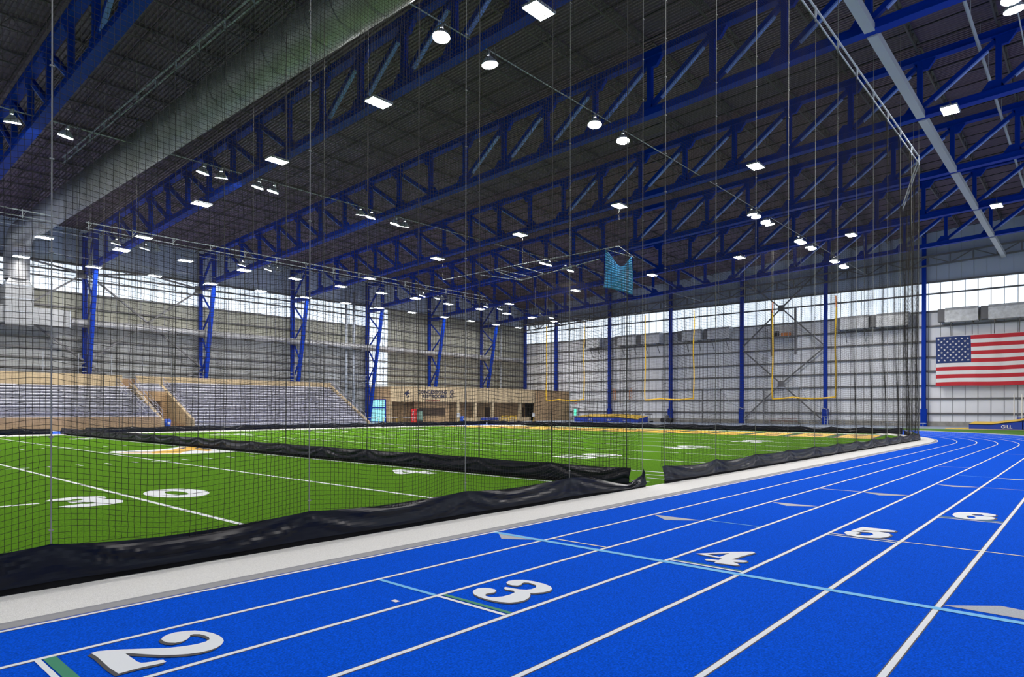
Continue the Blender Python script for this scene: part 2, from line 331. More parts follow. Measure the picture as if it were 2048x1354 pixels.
for k, zz, mi in (('logo_w',0.0155,0),('logo_p',0.0175,1),('logo_y',0.019,2),('logo_k',0.0205,3),('logo_k2',0.0205,3)): glyph(t, LG[k], [], zz, mi)
tag(t.build('midfield_emblem', [M['white'], M['peach'], M['yellow'], M['navy']], tf), 'yellow, white and navy emblem painted on the turf', kind='structure')
# end zone lettering band: slanted yellow strokes with navy edges
t = MB(); x0, x1 = 51.6, 59.9; v = 11.7; rr = random.Random(3)
while v < 56:
    wv = 2.7; sl = 1.0
    flat(t, [(x0, v), (x1, v+sl), (x1, v+sl+wv+0.35), (x0, v+wv+0.35)], 0.0145, 1)
    flat(t, [(x0+0.4, v+0.2), (x1-0.4, v+sl+0.2), (x1-0.4, v+sl+wv), (x0+0.4, v+wv)], 0.0165, 0)
    flat(t, [(x0+2.6, v+0.9), (x0+3.6, v+1.0), (x0+3.6, v+2.2), (x0+2.6, v+2.0)], 0.0185, 1)
    if rr.random() < 0.6: flat(t, [(x0+5.2, v+1.6), (x0+6.2, v+1.8), (x0+6.2, v+3.1), (x0+5.2, v+2.9)], 0.0185, 1)
    v += wv+0.62
tag(t.build('end_zone_lettering', [M['yellow'], M['navy']], tf), kind='structure')
# far green strip outside the bend
t = MB(); Ro = RIN+8*LW+1.55
pts = [(CU+Ro*math.cos(a), CV+Ro*math.sin(a)) for a in np.linspace(-math.radians(82), math.radians(-22), 30)] + [(84.5, 16), (84.5, V0+1), (CU+5, V0+1)]
flat(t, [p for p in pts if p[1] > V0+0.9], 0.008)
tag(t.build('turf_strip', M['turf2']), 'green turf strip beyond the bend of the track', kind='structure')
t = MB(); rect(t, 85.0, 97.5, V0+1, 9.8, 0.007); 
tag(t.build('landing_apron', M['matyel'] if False else M['floor']), kind='structure')

# ------------------------------------------------------------------ walls, windows, roof
def zr(v): return zl(v)+ZR
GZ = (1.63, 3.5, 5.2, 7.0, 8.8, 10.8, 12.7, 14.6, 16.83)
wb = MB(); X = U1
wb.box(X, X+0.3, V0, V1+0.3, 0.6, 14.62, 0); wb.box(X, X+0.3, V0, V1+0.3, 18.3, 27.0, 1)
wb.box(X-0.12, X+0.3, V0, V1, 0, 0.6, 2)
v = V0
while v < V1:
    wb.box(X-0.035, X, v-0.03, v+0.03, 0.6, 14.62, 3); wb.box(X-0.05, X, v-0.035, v+0.035, 14.62, 18.3, 3)
    wb.box(X-0.015, X, v+0.62, v+0.66, 0.6, 14.62, 0)
    wb.box(X-0.02, X, v+0.4, v+0.43, 18.3, 26.8, 3)
    v += 1.3
wall_back = wb.build('wall_back', [M['siding'], M['siding_up'], M['conc'], M['seam']]); tag(wall_back, kind='structure')
g_ = MB()
for zg in GZ: g_.box(X-0.26, X-0.05, V0, V1, zg-0.10, zg+0.10)
g_.box(X-0.30, X-0.05, V0, V1, 18.2, 18.42)
tag(g_.build('girts', M['girt'], wall_back), kind='structure')
def windowpanes(name, axis, p, a0, a1, z0, z1):
    m_ = MB(); n = max(1, int(round((a1-a0)/0.32))); d = (a1-a0)/n
    for i in range(n):     # shallow ribs of the translucent sheet
        s0, s1 = a0+i*d, a0+(i+1)*d; mid = s0+d*0.25
        for (qa, qb, da, db) in ((s0, mid, 0, 0.04), (mid, s1, 0.04, 0)):
            if axis == 'x': m_.face([(p-da, qa, z0), (p-da, qa, z1), (p-db, qb, z1), (p-db, qb, z0)])
            else: m_.face([(qa, p-da, z0), (qb, p-db, z0), (qb, p-db, z1), (qa, p-da, z1)])
    return tag(m_.build(name, M['window']), 'ribbed translucent daylight panels', kind='structure')
windowpanes('window_1', 'x', X+0.1, V0, V1, 14.62, 18.3)
Y = V1
wl = MB()
WU = 64.9
wl.box(U0, 61.2, Y, Y+0.3, 0, 11.4, 0); wl.box(U0, 61.2, Y, Y+0.3, 11.4, 14.6, 1)
wl.box(61.2, WU, Y, Y+0.3, 0, 5.7, 0); wl.box(WU, U1, Y, Y+0.3, 0, 17.7, 1)
wl.box(U0, U1, Y, Y+0.3, 17.7, 22.2, 2)
u = U0
while u < U1:
    for (z0, z1) in ((0, 14.6), (17.7, 21.8)) if u < WU else ((0, 21.8),):
        wl.box(u-0.03, u+0.03, Y-0.04, Y, z0, z1, 3)
    if u < WU: wl.box(u-0.025, u+0.025, Y-0.04, Y, 14.6, 17.7, 3)
    u += 1.3
wall_left = wl.build('wall_left', [M['siding_l'], M['siding_l2'], M['siding_up'], M['seam']]); tag(wall_left, kind='structure')
g_ = MB()
for zg in (1.6, 3.4, 5.2, 6.3, 7.4, 8.4, 9.5, 11.3, 13.0, 14.6, 16.1, 16.9): g_.box(U0, U1, Y-0.24, Y-0.05, zg-0.09, zg+0.09)
g_.box(U0, U1, Y-0.3, Y-0.05, 17.62, 17.84)
tag(g_.build('girts', M['girt'], wall_left), kind='structure')
windowpanes('window_2', 'y', Y+0.1, U0, 61.2, 14.6, 17.7)
windowpanes('window_3', 'y', Y+0.1, 61.2, WU, 5.7, 17.7)
wr = MB(); wr.box(U0, U1, V0-0.3, V0, 0, 14, 0); wr.box(U0, U1, V0-0.3, V0, 17.6, 27, 1)
tag(wr.build('wall_right', [M['siding'], M['siding_up']]), kind='structure')
windowpanes('window_4', 'y', V0-0.02, U0, U1, 14.0, 17.6)
wf = MB(); wf.box(U0-0.3, U0, V0, V1, 0, 14, 0); wf.box(U0-0.3, U0, V0, V1, 14, 27, 1)
tag(wf.build('wall_front', [M['siding'], M['siding_up']]), kind='structure')

# corrugated roof deck following the slope
cd = MB(); x = U0-0.3; pit = 0.26; P = []
while x < U1+0.3:
    P += [(x, 0.0), (x+0.09, 0.0), (x+0.12, 0.085), (x+0.22, 0.085)]; x += pit
A = [(x, V0-0.3, zr(V0-0.3)+dz) for x, dz in P]; B = [(x, V1+0.3, zr(V1+0.3)+dz) for x, dz in P]
cd.ribbon(B, A)
ceil = tag(cd.build('ceiling', M['deck']), 'dark corrugated metal roof deck', kind='structure')
b_ = MB()
for i, x in enumerate(np.arange(U0+1.2, U1, 2.08)):
    b_.beam((x, V0, zr(V0)-0.28), (x, V1, zr(V1)-0.28), 0.05, 0.06)
tag(b_.build('bridging', M['black'], ceil), kind='structure')

# ------------------------------------------------------------------ roof trusses
VN = [0.3+4.0*k for k in range(-2, 20)]
TN = {-1: 'over the near end of the running track', 0: 'first overhead seen at the upper left of the nets'}
def gusset(mb, U, v, z, s, sx=1):
    mb.v += [(U-0.06*0, v, z)] * 0
    pts = [(v-s, z), (v+s, z), (v+s*0.35, z+s*sx*0.9), (v-s*0.35, z+s*sx*0.9)]
    n = len(mb.v)
    for dx in (-0.13, 0.13): mb.v += [(U+dx, a, b) for a, b in pts]
    mb.f += [(n, n+1, n+2, n+3), (n+7, n+6, n+5, n+4)] + [(n+i, n+4+i, n+4+(i+1) % 4, n+(i+1) % 4) for i in range(4)]; mb.m += [0]*6
def truss(U, label):
    r = empty('roof_truss', (U, 0, 0)); tag(r, label, 'roof truss', 'blue roof trusses')
    D = 3.9
    lo = MB(); va, vb = V0+0.2, 79.3
    lo.beam((0, va, zl(va)+0.2), (0, vb, zl(vb)+0.2), 0.42, 0.40)
    lo.beam((0, va, zl(va)+0.02), (0, vb, zl(vb)+0.02), 0.60, 0.05); lo.beam((0, va, zl(va)+0.40), (0, vb, zl(vb)+0.40), 0.60, 0.05)
    for v in VN: gusset(lo, 0, v+(0.25 if v < 40 else -0.25), zl(v)+0.42, 0.62)
    lo.build('lower_chord', M['blue'], r)
    hi = MB(); vb = 83.2
    hi.beam((0, va, zl(va)+D-0.18), (0, vb, zl(vb)+D-0.18), 0.40, 0.36)
    hi.beam((0, va, zl(va)+D), (0, vb, zl(vb)+D), 0.55, 0.05); hi.beam((0, va, zl(va)+D-0.36), (0, vb, zl(vb)+D-0.36), 0.55, 0.05)
    for v in VN: gusset(hi, 0, v+(-0.25 if v < 40 else 0.25), zl(v)+D-0.38, 0.62, -1)
    hi.build('upper_chord', M['blue'], r)
    for v in VN:
        p = MB(); p.beam((0, v, zl(v)+0.38), (0, v, zl(v)+D-0.36), 0.30, 0.30, upv=(0,1,0)); p.build('post', M['blue'], r)
    for k, v in enumerate(VN):
        v2 = v-4.0 if v < 40 else v+4.0
        if v2 < V0+0.5 or v2 > 80: continue
        a = Vector((0, v, zl(v)+0.55)); b = Vector((0, v2, zl(v2)+D-0.5))
        p = MB(); p.beam(a, b, 0.26, 0.26, 0)
        dd = (b-a); q0 = a+dd*0.16; q1 = a+dd*0.84
        off = Vector((0, -0.14 if v < 40 else 0.14, -0.10)); 
        p.beam(q0+off, q1+off, 0.22, 0.10, 1)
        p.build('diagonal', [M['blue'], M['blue_l']], r)
    return r
tl = ['blue roof truss behind the camera end of the hall', 'blue roof truss cutting the upper left corner of the photo', 'blue roof truss meeting the bleacher column nearest the large duct',
      'blue roof truss crossing directly over the opening in the near net', 'second blue roof truss beyond the opening in the near net', 'third blue roof truss beyond the opening in the near net',
      'last blue roof truss but one before the end wall', 'blue roof truss nearest the end wall']
for U, l in zip(TU, tl): truss(U, l)

# grey wind truss on the end wall
w_ = empty('wind_truss', (U1-0.9, 0, 0)); tag(w_, 'shallow grey truss running above the daylight panels of the end wall', 'wind truss')
a_ = MB(); a_.beam((0, V0+.2, zl(V0)+1.5), (0, V1-.3, zl(V1)+1.5), 0.22, 0.2); a_.build('upper_chord', M['gsteel'], w_)
a_ = MB(); a_.beam((0, V0+.2, zl(V0)+0.3), (0, V1-.3, zl(V1)+0.3), 0.22, 0.2); a_.build('lower_chord', M['gsteel'], w_)
v = 82.0; i = 0
while v > V0+3:
    p = MB(); p.beam((0, v, zl(v)+0.3), (0, v, zl(v)+1.5), 0.14, 0.14, upv=(0,1,0)); p.build('post', M['gsteel'], w_)
    p = MB(); s0, s1 = (0.3, 1.5) if i % 2 else (1.5, 0.3)
    p.beam((0, v, zl(v)+s0), (0, v-2.36, zl(v-2.36)+s1), 0.12, 0.12); p.build('diagonal', M['gsteel'], w_)
    v -= 2.36; i += 1

# open-web joists between the trusses, one every four metres
jm = MB(); L = 12.1; H = 0.75
jm.box(0.2, L, -0.06, 0.06, H-0.07, H); jm.box(0.6, L-0.4, -0.05, 0.05, 0, 0.06)
n = 20; dx = (L-0.8)/n
for i in range(n):
    za, zb = (0.03, H-0.04) if i % 2 else (H-0.04, 0.03)
    jm.beam((0.4+i*dx, 0, za), (0.4+(i+1)*dx, 0, zb), 0.035, 0.035)
j0 = jm.build('roof_joist', M['joist']); first = True
for b, U in enumerate(TU):
    for k, v in enumerate(VN):
        o = j0 if first else j0.copy()
        if not first: COL.objects.link(o)
        first = False
        o.location = (U+0.2, v+0.05, zl(v)+ZR-H-0.02)
        tag(o, 'dark open-web roof joist, %s row from the right, %s bay toward the end wall' % (ordn(k), ordn(b)), 'roof joist', 'open-web joists under the roof deck')

# grey beam hung between the trusses and the pipes beside it
m_ = MB(); 
for a, b in zip(TU, TU[1:]+[U1-0.2]): m_.beam((a+0.25, 8.2, 20.5), (b-0.25, 8.2, 20.5), 0.46, 0.40)
tag(m_.build('roof_beam', M['lsteel']), 'light grey box beam running down the hall above the track', 'beam')
for v_, lab in ((2.4, 'thin white pipe under the roof at the right, nearer the track edge'), (5.2, 'thin white pipe under the roof between the grey beam and the right edge')):
    m_ = MB(); m_.path([(U0, v_, 23.6), (U1-.3, v_, 23.6)], 0.09, 8)
    for U in np.arange(U0+2, U1, 4): m_.tube((U, v_, 23.6), (U, v_, zr(v_)), 0.015, 4)
    tag(m_.build('sprinkler_pipe', M['lsteel']), lab, 'pipe')

# ------------------------------------------------------------------ end wall columns
ecol = [4.7, 16.4, 28.2, 40.1, 52.0, 63.8, 75.6, 83.2]
el = ['blue steel column on the end wall behind the right part of the flag', 'blue steel column on the end wall left of the flag, beside the corner of the net', 'blue steel column right of the crossed bracing on the end wall',
      'blue steel column left of the crossed bracing on the end wall', 'blue steel column behind the middle yellow goal', 'blue steel column behind the landing mats on the end wall',
      'blue steel column rising behind the concession building near the corner', 'blue steel corner column where the two walls meet']
for v, l in zip(ecol, el):
    m_ = MB(); top = zr(v)-0.1; x = U1-0.62
    m_.box(x-0.22, x+0.22, v-0.22, v-0.19+0.02, 0.02, top); m_.box(x-0.22, x+0.22, v+0.17, v+0.22, 0.02, top); m_.box(x-0.03, x+0.03, v-0.2, v+0.2, 0.02, top)
    m_.box(x-0.24, x-0.18, v-0.22, v+0.22, 2.2, top)
    r = m_.build('steel_column', M['blue']); tag(r, l, 'column', 'blue columns of the end wall')
    p = MB(); p.box(x-0.36, x+0.30, v-0.34, v+0.34, 0.0, 2.2); p.build('base_cover', M['blue'], r)

# lattice columns on the bleacher side
ll = ['blue lattice column behind the camera on the bleacher side', 'blue lattice column on the bleacher wall left of the frame edge', 'blue lattice column beside the silver duct above the bleachers', 'blue lattice column above the middle of the right bleacher block',
      'blue lattice column above the upper right corner of the bleachers', 'blue lattice column in front of the tall strip of daylight panels', 'blue lattice column above the concession sign', 'blue lattice column nearest the far corner']
def lattice(U, l):
    r = empty('lattice_column', (U, 83.1, 0)); tag(r, l, 'column', 'blue lattice columns of the bleacher wall')
    m_ = MB()
    for dx in (-0.2, 0.15): m_.box(dx, dx+0.06, -0.2, 0.2, 0, 21.2)
    m_.box(-0.16, 0.17, -0.04, 0.04, 0, 21.2); m_.build('outer_leg', M['blue'], r)
    m_ = MB(); a = Vector((0, -0.45, 0.0)); b = Vector((0, -3.75, 17.1))
    m_.beam(a, b, 0.42, 0.36); m_.beam(b, (0, -3.75, 21.0), 0.42, 0.36, upv=(0,1,0)); m_.build('inner_leg', M['blue'], r)
    inn = lambda z: -0.45-3.3*z/17.1+0.12
    m_ = MB()
    zs = [(0.5,1),(3.3,0),(6.2,1),(8.7,0),(11.2,1),(13.8,0),(16.3,1)]
    for (za, oa), (zb, ob) in zip(zs[:-1], zs[1:]):
        m_.beam((0, -0.2 if oa else inn(za), za), (0, -0.2 if ob else inn(zb), zb), 0.16, 0.16)
    m_.build('lacing', M['blue'], r)
    m_ = MB(); m_.box(-0.25, 0.25, -3.6, -0.2, 16.65, 17.1); m_.build('tie_beam', M['blue'], r)
    m_ = MB(); m_.beam((0, -0.2, 17.2), (0, -3.6, 20.7), 0.2, 0.2); m_.build('knee_brace', M['blue'], r)
for U, l in zip(TU, ll): lattice(U, l)

def brace(name, pts, plates, label, r=0.10):
    root = empty(name, (0,0,0)); tag(root, label, 'bracing')
    for a, b in pts:
        m_ = MB(); m_.beam(a, b, r*1.7, r*1.7); m_.build('rod', M['gsteel'], root)
    for p, ax in plates:
        m_ = MB(); s = 0.45
        if ax == 'x': m_.box(p[0]-0.1, p[0]+0.1, p[1]-s, p[1]+s, p[2]-s, p[2]+s)
        else: m_.box(p[0]-s, p[0]+s, p[1]-0.1, p[1]+0.1, p[2]-s, p[2]+s)
        m_.build('gusset_plate', M['gsteel'], root)
xw = U1-0.8
brace('cross_bracing', [((xw,34.2,16.8),(xw,39.8,21.6)),((xw,34.2,16.8),(xw,28.5,22.0)),((xw,34.2,16.8),(xw,39.8,11.6)),((xw,34.2,16.8),(xw,28.5,11.2)),
    ((xw,34.2,5.8),(xw,39.8,10.9)),((xw,34.2,5.8),(xw,28.5,10.6)),((xw,34.2,5.8),(xw,39.8,0.6)),((xw,34.2,5.8),(xw,28.5,0.6))],
    [((xw,34.2,16.8),'x'),((xw,34.2,5.8),'x')], 'dark crossed rods with two square plates on the end wall')
yw = 82.6
for (ua, ub, lab) in ((10.5, 23.0, 'dark crossed bracing on the bleacher wall behind the square duct box'), (23.0, 35.5, 'dark crossed bracing on the bleacher wall right of the silver duct')):
    mid = (ua+ub)/2
    brace('cross_bracing', [((ua+.2,yw,16.7),(mid,yw,12.0)),((ub-.2,yw,16.7),(mid,yw,12.0)),((mid,yw,12.0),(ua+.2,yw,7.2)),((mid,yw,12.0),(ub-.2,yw,7.2)),((ua+.2,yw,7.0),(mid,yw,2.6)),((ub-.2,yw,7.0),(mid,yw,2.6)),
        ((ua+.2,yw,16.7),(mid,yw,17.6)),((ub-.2,yw,16.7),(mid,yw,17.6))], [((ub-.45,yw,16.6),'y')], lab, 0.11)

# ------------------------------------------------------------------ ducts
def elbow_pts(c, r, a0, a1, n, f_):
    return [f_(c, r, math.radians(a0+(a1-a0)*i/n)) for i in range(n+1)]
d = MB(); R = 1.08; pts = [(16.5, y, 19.3) for y in (20, 30, 40, 50, 60, 70, 78.6)]
pts += [(16.5, 78.6+2.4*math.sin(math.radians(a)), 16.9+2.4*math.cos(math.radians(a))) for a in range(10, 91, 10)] + [(16.5, 81.0, 14.9)]
def sweep(mb, pts, r, n=20, mi=0):
    P = [Vector(p) for p in pts]; k0 = len(mb.v); 
    for i, p in enumerate(P):
        t_ = (P[min(i+1, len(P)-1)]-P[max(i-1, 0)]).normalized()
        a = t_.cross(Vector((1,0,0))); a = a.normalized() if a.length > 0.2 else t_.cross(Vector((0,0,1))).normalized()
        b = t_.cross(a)
        for j in range(n):
            q = 2*math.pi*j/n; mb.v.append(tuple(p+a*(r*math.cos(q))+b*(r*math.sin(q))))
    for i in range(len(P)-1):
        for j in range(n):
            j2 = (j+1) % n; mb.f.append((k0+i*n+j, k0+(i+1)*n+j, k0+(i+1)*n+j2, k0+i*n+j2)); mb.m.append(mi)
sweep(d, pts, R, 24)
root = d.build('large_round_duct', M['galv'], smooth=True); tag(root, 'large round silver duct crossing the roof and dropping at the left wall', 'duct')
for i, y in enumerate(np.arange(22, 78, 1.9)):
    b_ = MB(); sweep(b_, [(16.5, y-0.04, 19.3), (16.5, y+0.04, 19.3)], R+0.035, 24); b_.build('seam_band', M['galv'], root, True)
b_ = MB()
lo, hi_ = [(15.4,80.0,14.3),(17.6,80.0,14.3),(17.6,82.0,14.3),(15.4,82.0,14.3)], [(15.8,80.3,15.1),(17.2,80.3,15.1),(17.2,81.7,15.1),(15.8,81.7,15.1)]
for i in range(4): b_.face([lo[i], lo[(i+1)%4], hi_[(i+1)%4], hi_[i]])
b_.build('transition', M['foilp'], root)
b_ = MB(); b_.box(15.35, 17.65, 79.9, 82.1, 10.3, 14.3); b_.box(17.65, 20.9, 80.2, 82.1, 10.5, 12.2)
b_.box(11.3, 15.35, 80.2, 82.1, 10.5, 12.2)
b_.build('plenum_box', M['foilp'], root)
b_ = MB(); 
for zc in (11.6, 12.9, 14.25): b_.box(15.30, 17.70, 79.85, 82.12, zc-0.03, zc+0.03)
b_.box(20.86, 20.94, 80.15, 82.12, 10.45, 12.25); b_.build('flange', M['lsteel'], root)
root = MB(); sweep(root, [(x, 82.0, 11.2) for x in np.linspace(20.9, 95.5, 30)], 0.45, 18)
root = root.build('wall_duct', M['galv'], smooth=True); tag(root, 'long slim round duct along the bleacher wall', 'duct')
for i, x in enumerate(np.arange(24, 95, 4.1)):
    b_ = MB(); b_.box(x, x+1.4, 81.5, 81.75, 10.72, 10.85); b_.build('air_register', M['black'], root)
    b_ = MB(); b_.tube((x-1, 82.0, 11.6), (x-1, 82.0, 13.0), 0.02, 4); b_.build('hanger', M['gsteel'], root)
labs = ['foil wrapped duct box above the right part of the flag', 'foil wrapped duct box above the left part of the flag', 'foil wrapped duct box on the end wall just left of the net corner',
        'foil wrapped duct box on the end wall right of the right goal upright', 'foil wrapped duct box on the end wall, second left of the crossed bracing', 'foil wrapped duct box on the end wall, third left of the crossed bracing',
        'foil wrapped duct box between the two uprights of the middle goal side', 'foil wrapped duct box right of the left goal', 'foil wrapped duct box behind the left goal upright']
for (va, vb), l in zip(((6.0,9.6),(10.6,14.0),(17.9,21.6),(22.5,26.0),(41.6,45.1),(46.1,49.4),(53.4,56.8),(57.8,61.4),(65.1,67.9)), labs):
    x0_, x1_ = U1-1.9, U1-0.3; b_ = MB()
    z0_, z1_ = 12.95, 14.7
    pr = [(x1_, z0_), (x0_, z0_), (x0_, z1_-0.35), (x0_+0.3, z1_), (x1_, z1_)]
    n = len(b_.v); b_.v += [(a, va, b) for a, b in pr]+[(a, vb, b) for a, b in pr]
    b_.f += [(0,1,2,3,4), (9,8,7,6,5)]+[(i, 5+i, 5+(i+1)%5, (i+1)%5) for i in range(5)]; b_.m += [0]*7
    r = b_.build('duct_box', M['foil']); tag(r, l, 'duct', 'foil wrapped duct boxes on the end wall')
    b_ = MB(); b_.box(x0_+0.2, x1_, vb, vb+0.75 if vb != 45.1 else vb+0.6, z0_+0.1, z1_-0.1); b_.build('coupling', M['gsteel'], r)
    for vv in (va+0.6, vb-0.6):
        b_ = MB(); b_.beam((x0_+0.2, vv, 12.9), (U1-0.3, vv+0.15, 11.3), 0.08, 0.08); b_.beam((x0_+0.1, vv, 12.9), (U1-.3, vv, 12.9), 0.08, 0.08); b_.build('bracket', M['gsteel'], r)
for (ua, lab) in ((56.6, 'slim vertical wall pipe beside the tall daylight strip, left one'), (57.9, 'slim vertical wall pipe beside the tall daylight strip, right one')):
    b_ = MB(); b_.tube((ua, 82.9, 1.0), (ua, 82.9, 19.5), 0.2, 10); tag(b_.build('wall_pipe', M['lsteel'], smooth=True), lab, 'pipe')
for (uu, rad, lab) in ((90.5, .12, 'thin pale pipe up the left wall near the far corner'), (76.5, .07, 'thin pale pipe up the left wall above the concession building')):
    b_ = MB(); b_.tube((uu, 83.0, 5.2), (uu, 83.0, 17), rad, 8); tag(b_.build('wall_pipe', M['lsteel']), lab, 'pipe')

# ------------------------------------------------------------------ nets
def tri_strands(nodes, r):
    """nodes: (S, N, 3) polylines -> thin three-sided strands as verts and quads"""
    S, N, _ = nodes.shape
    t = np.gradient(nodes, axis=1); t /= np.linalg.norm(t, axis=2, keepdims=True)+1e-9
    ref = np.where(np.abs(t[..., 2:3]) > 0.7, np.array([1.0, 0, 0]), np.array([0, 0, 1.0]))
    a = np.cross(t, ref); a /= np.linalg.norm(a, axis=2, keepdims=True)+1e-9; b = np.cross(t, a)
    V = np.stack([nodes + r*(math.cos(q)*a+math.sin(q)*b) for q in (0.3, 2.394, 4.489)], axis=2)   # S,N,3,3
    base = (np.arange(S)[:, None, None]*N + np.arange(N-1)[None, :, None])*3
    F = []
    for j in range(3):
        k = (j+1) % 3
        F.append(np.concatenate([base+j, base+k, base+3+k, base+3+j], axis=2))
    F = np.stack(F, axis=2).reshape(-1, 4)
    return V.reshape(-1, 3), F
def np_mesh(name, parts, m, parent):
    off = 0; VV = []; FF = []
    for v, f_ in parts: VV.append(v); FF.append(f_+off); off += len(v)
    V = np.concatenate(VV).astype(np.float32); F = np.concatenate(FF).astype(np.int32)
    me = bpy.data.meshes.new(name); me.vertices.add(len(V)); me.vertices.foreach_set('co', V.ravel())
    me.loops.add(F.size); me.loops.foreach_set('vertex_index', F.ravel())
    me.polygons.add(len(F)); me.polygons.foreach_set('loop_start', np.arange(0, F.size, 4, dtype=np.int32))
    me.materials.append(m); me.update(calc_edges=True)
    o = bpy.data.objects.new(name, me); COL.objects.link(o); o.parent = parent
    return o
def netting(root, p0, p1, ropes, z0, z1, cell, r, seed, sag=0.10, belly=0.10):
    """square-mesh netting from p0 to p1 hung between vertical ropes (ropes: distances from p0)"""
    p0 = np.array(p0, float); p1 = np.array(p1, float); L = np.linalg.norm(p1-p0); d = (p1-p0)/L; nrm = np.array([d[1], -d[0]])
    nx = max(2, int(round(L/cell))); nz = int(round((z1-z0)/cell)); rg = np.random.RandomState(seed)
    s = np.linspace(0, L, nx+1); z = np.linspace(z0, z1, nz+1)
    R_ = np.array(sorted(ropes)); ph = np.zeros_like(s)
    for i, sv in enumerate(s):
        j = np.searchsorted(R_, sv); a = R_[j-1] if j > 0 else R_[0]-3; b = R_[j] if j < len(R_) else R_[-1]+3
        ph[i] = (sv-a)/(b-a)
    hump = np.sin(np.pi*np.clip(ph, 0, 1))**1.3
    bell = belly*hump[None, :]*(0.6+0.4*np.sin(z[:, None]*0.9+seed)) + 0.05*np.sin(s[None, :]*2.1+z[:, None]*0.35+seed)
    zz = z[:, None] - sag*hump[None, :]*np.ones_like(z)[:, None] + 0.02*np.sin(s[None, :]*3.3+z[:, None]*1.7)
    gather = 0.03*np.sin(2*np.pi*ph)[None, :]*(1+0.5*np.sin(z[:, None]*0.7))
    ss = s[None, :]-gather + rg.normal(0, cell*0.025, (nz+1, nx+1))
    zz = zz + rg.normal(0, cell*0.025, zz.shape); zz[0] = z0-0.02
    X = p0[0]+d[0]*ss+nrm[0]*bell; Y = p0[1]+d[1]*ss+nrm[1]*bell
    P = np.stack([X, Y, zz], axis=2)
    return np_mesh('netting', [tri_strands(P.transpose(1, 0, 2), r), tri_strands(P, r)], M['net'], root)
def rope(root, x, y, z0, z1, r, m, rings=0):
    mb = MB(); mb.tube((x, y, z0), (x, y, z1), r, 6)
    if rings:
        z = z0+0.6
        while z < z1:
            mb.box(x-r*3.0, x+r*3.0, y-r*2.0, y+r*1.2, z-r*1.1, z+r*1.1); z += rings
    mb.build('rope', m, root)
def skirt(root, p0, p1, ropes, side, ztop=0.53, seed=1, slump=1.0, ramp=None):
    """black vinyl skirt: hangs from the net and spills a little on the ground toward side"""
    p0 = Vector((*p0, 0)); p1 = Vector((*p1, 0)); L = (p1-p0).length; d = (p1-p0)/L; n = Vector((d.y, -d.x, 0))*side
    N = max(8, int(L/0.09)); rows = [1.0, 0.96, 0.9, 0.83, 0.75, 0.67, 0.59, 0.51, 0.43, 0.35, 0.28, 0.21, 0.15]
    mb = MB(); R_ = sorted(ropes); rg = random.Random(seed); G = []
    amp = [rg.uniform(0.6, 1.3) for _ in range(len(R_)+2)]; skew = [rg.uniform(0.35, 0.65) for _ in range(len(R_)+2)]
    for r_ in rows:
        row = []
        for i in range(N+1):
            s = L*i/N; j = sum(1 for q in R_ if q <= s); a = R_[j-1] if j > 0 else R_[0]-3.2; b = R_[j] if j < len(R_) else R_[-1]+3.2
            t = min(1, max(0, (s-a)/(b-a))); sk = skew[j]; tt = 0.5*t/sk if t < sk else 0.5+0.5*(t-sk)/(1-sk)
            h_ = math.sin(math.pi*tt)
            top = ztop-0.085*slump*amp[j]*h_**0.8
            if ramp: top = ramp(s, top)
            z = 0.055+(top-0.055)*r_**1.0
            hp = 4*tt*(1-tt)
            env = math.sin(math.pi*min(1, max(0, (1-r_)*1.15)))**0.7
            fold = env*(0.028*math.sin(2*math.pi*(r_*1.7+0.95*hp*amp[j]))*(0.35+0.65*hp) + 0.006*math.sin(2*math.pi*(r_*3.1+1.7*hp+0.3*j)+2.2*tt)) + 0.045*hp*math.sin(math.pi*r_)*amp[j]
            crease = env*0.02*(math.exp(-(s-a)/0.5)*math.sin((s-a)*14/(0.25+1.1*(1-r_)))+math.exp(-(b-s)/0.5)*math.sin((b-s)*14/(0.25+1.1*(1-r_))))
            out = 0.03+0.11*(1-r_)+fold+crease*(1 if 0.1 < r_ < 0.97 else 0.3)
            p = p0+d*s+n*out; row.append((p.x, p.y, z))
        G.append(row)
    for r1, r2 in zip(G[:-1], G[1:]): mb.ribbon(r1, r2)
    o = mb.build('skirt', M['vinyl'], root, smooth=True)
    mb = MB(); A = []; B = []; Cc = []
    for i in range(N+1):
        s = L*i/N; wv = 0.012*math.sin(s*5.1+seed); p = p0+d*s+n*(0.10+wv); q = p0+d*s+n*(0.075+wv); A.append((p.x, p.y, 0.16)); B.append((p.x+n.x*0.01, p.y+n.y*0.01, 0.02)); Cc.append((q.x-n.x*0.12, q.y-n.y*0.12, 0.018))
    mb.ribbon(A, B); mb.ribbon(B, Cc); mb.build('skirt_hem', M['vinyl2'], root, smooth=True)
    return o
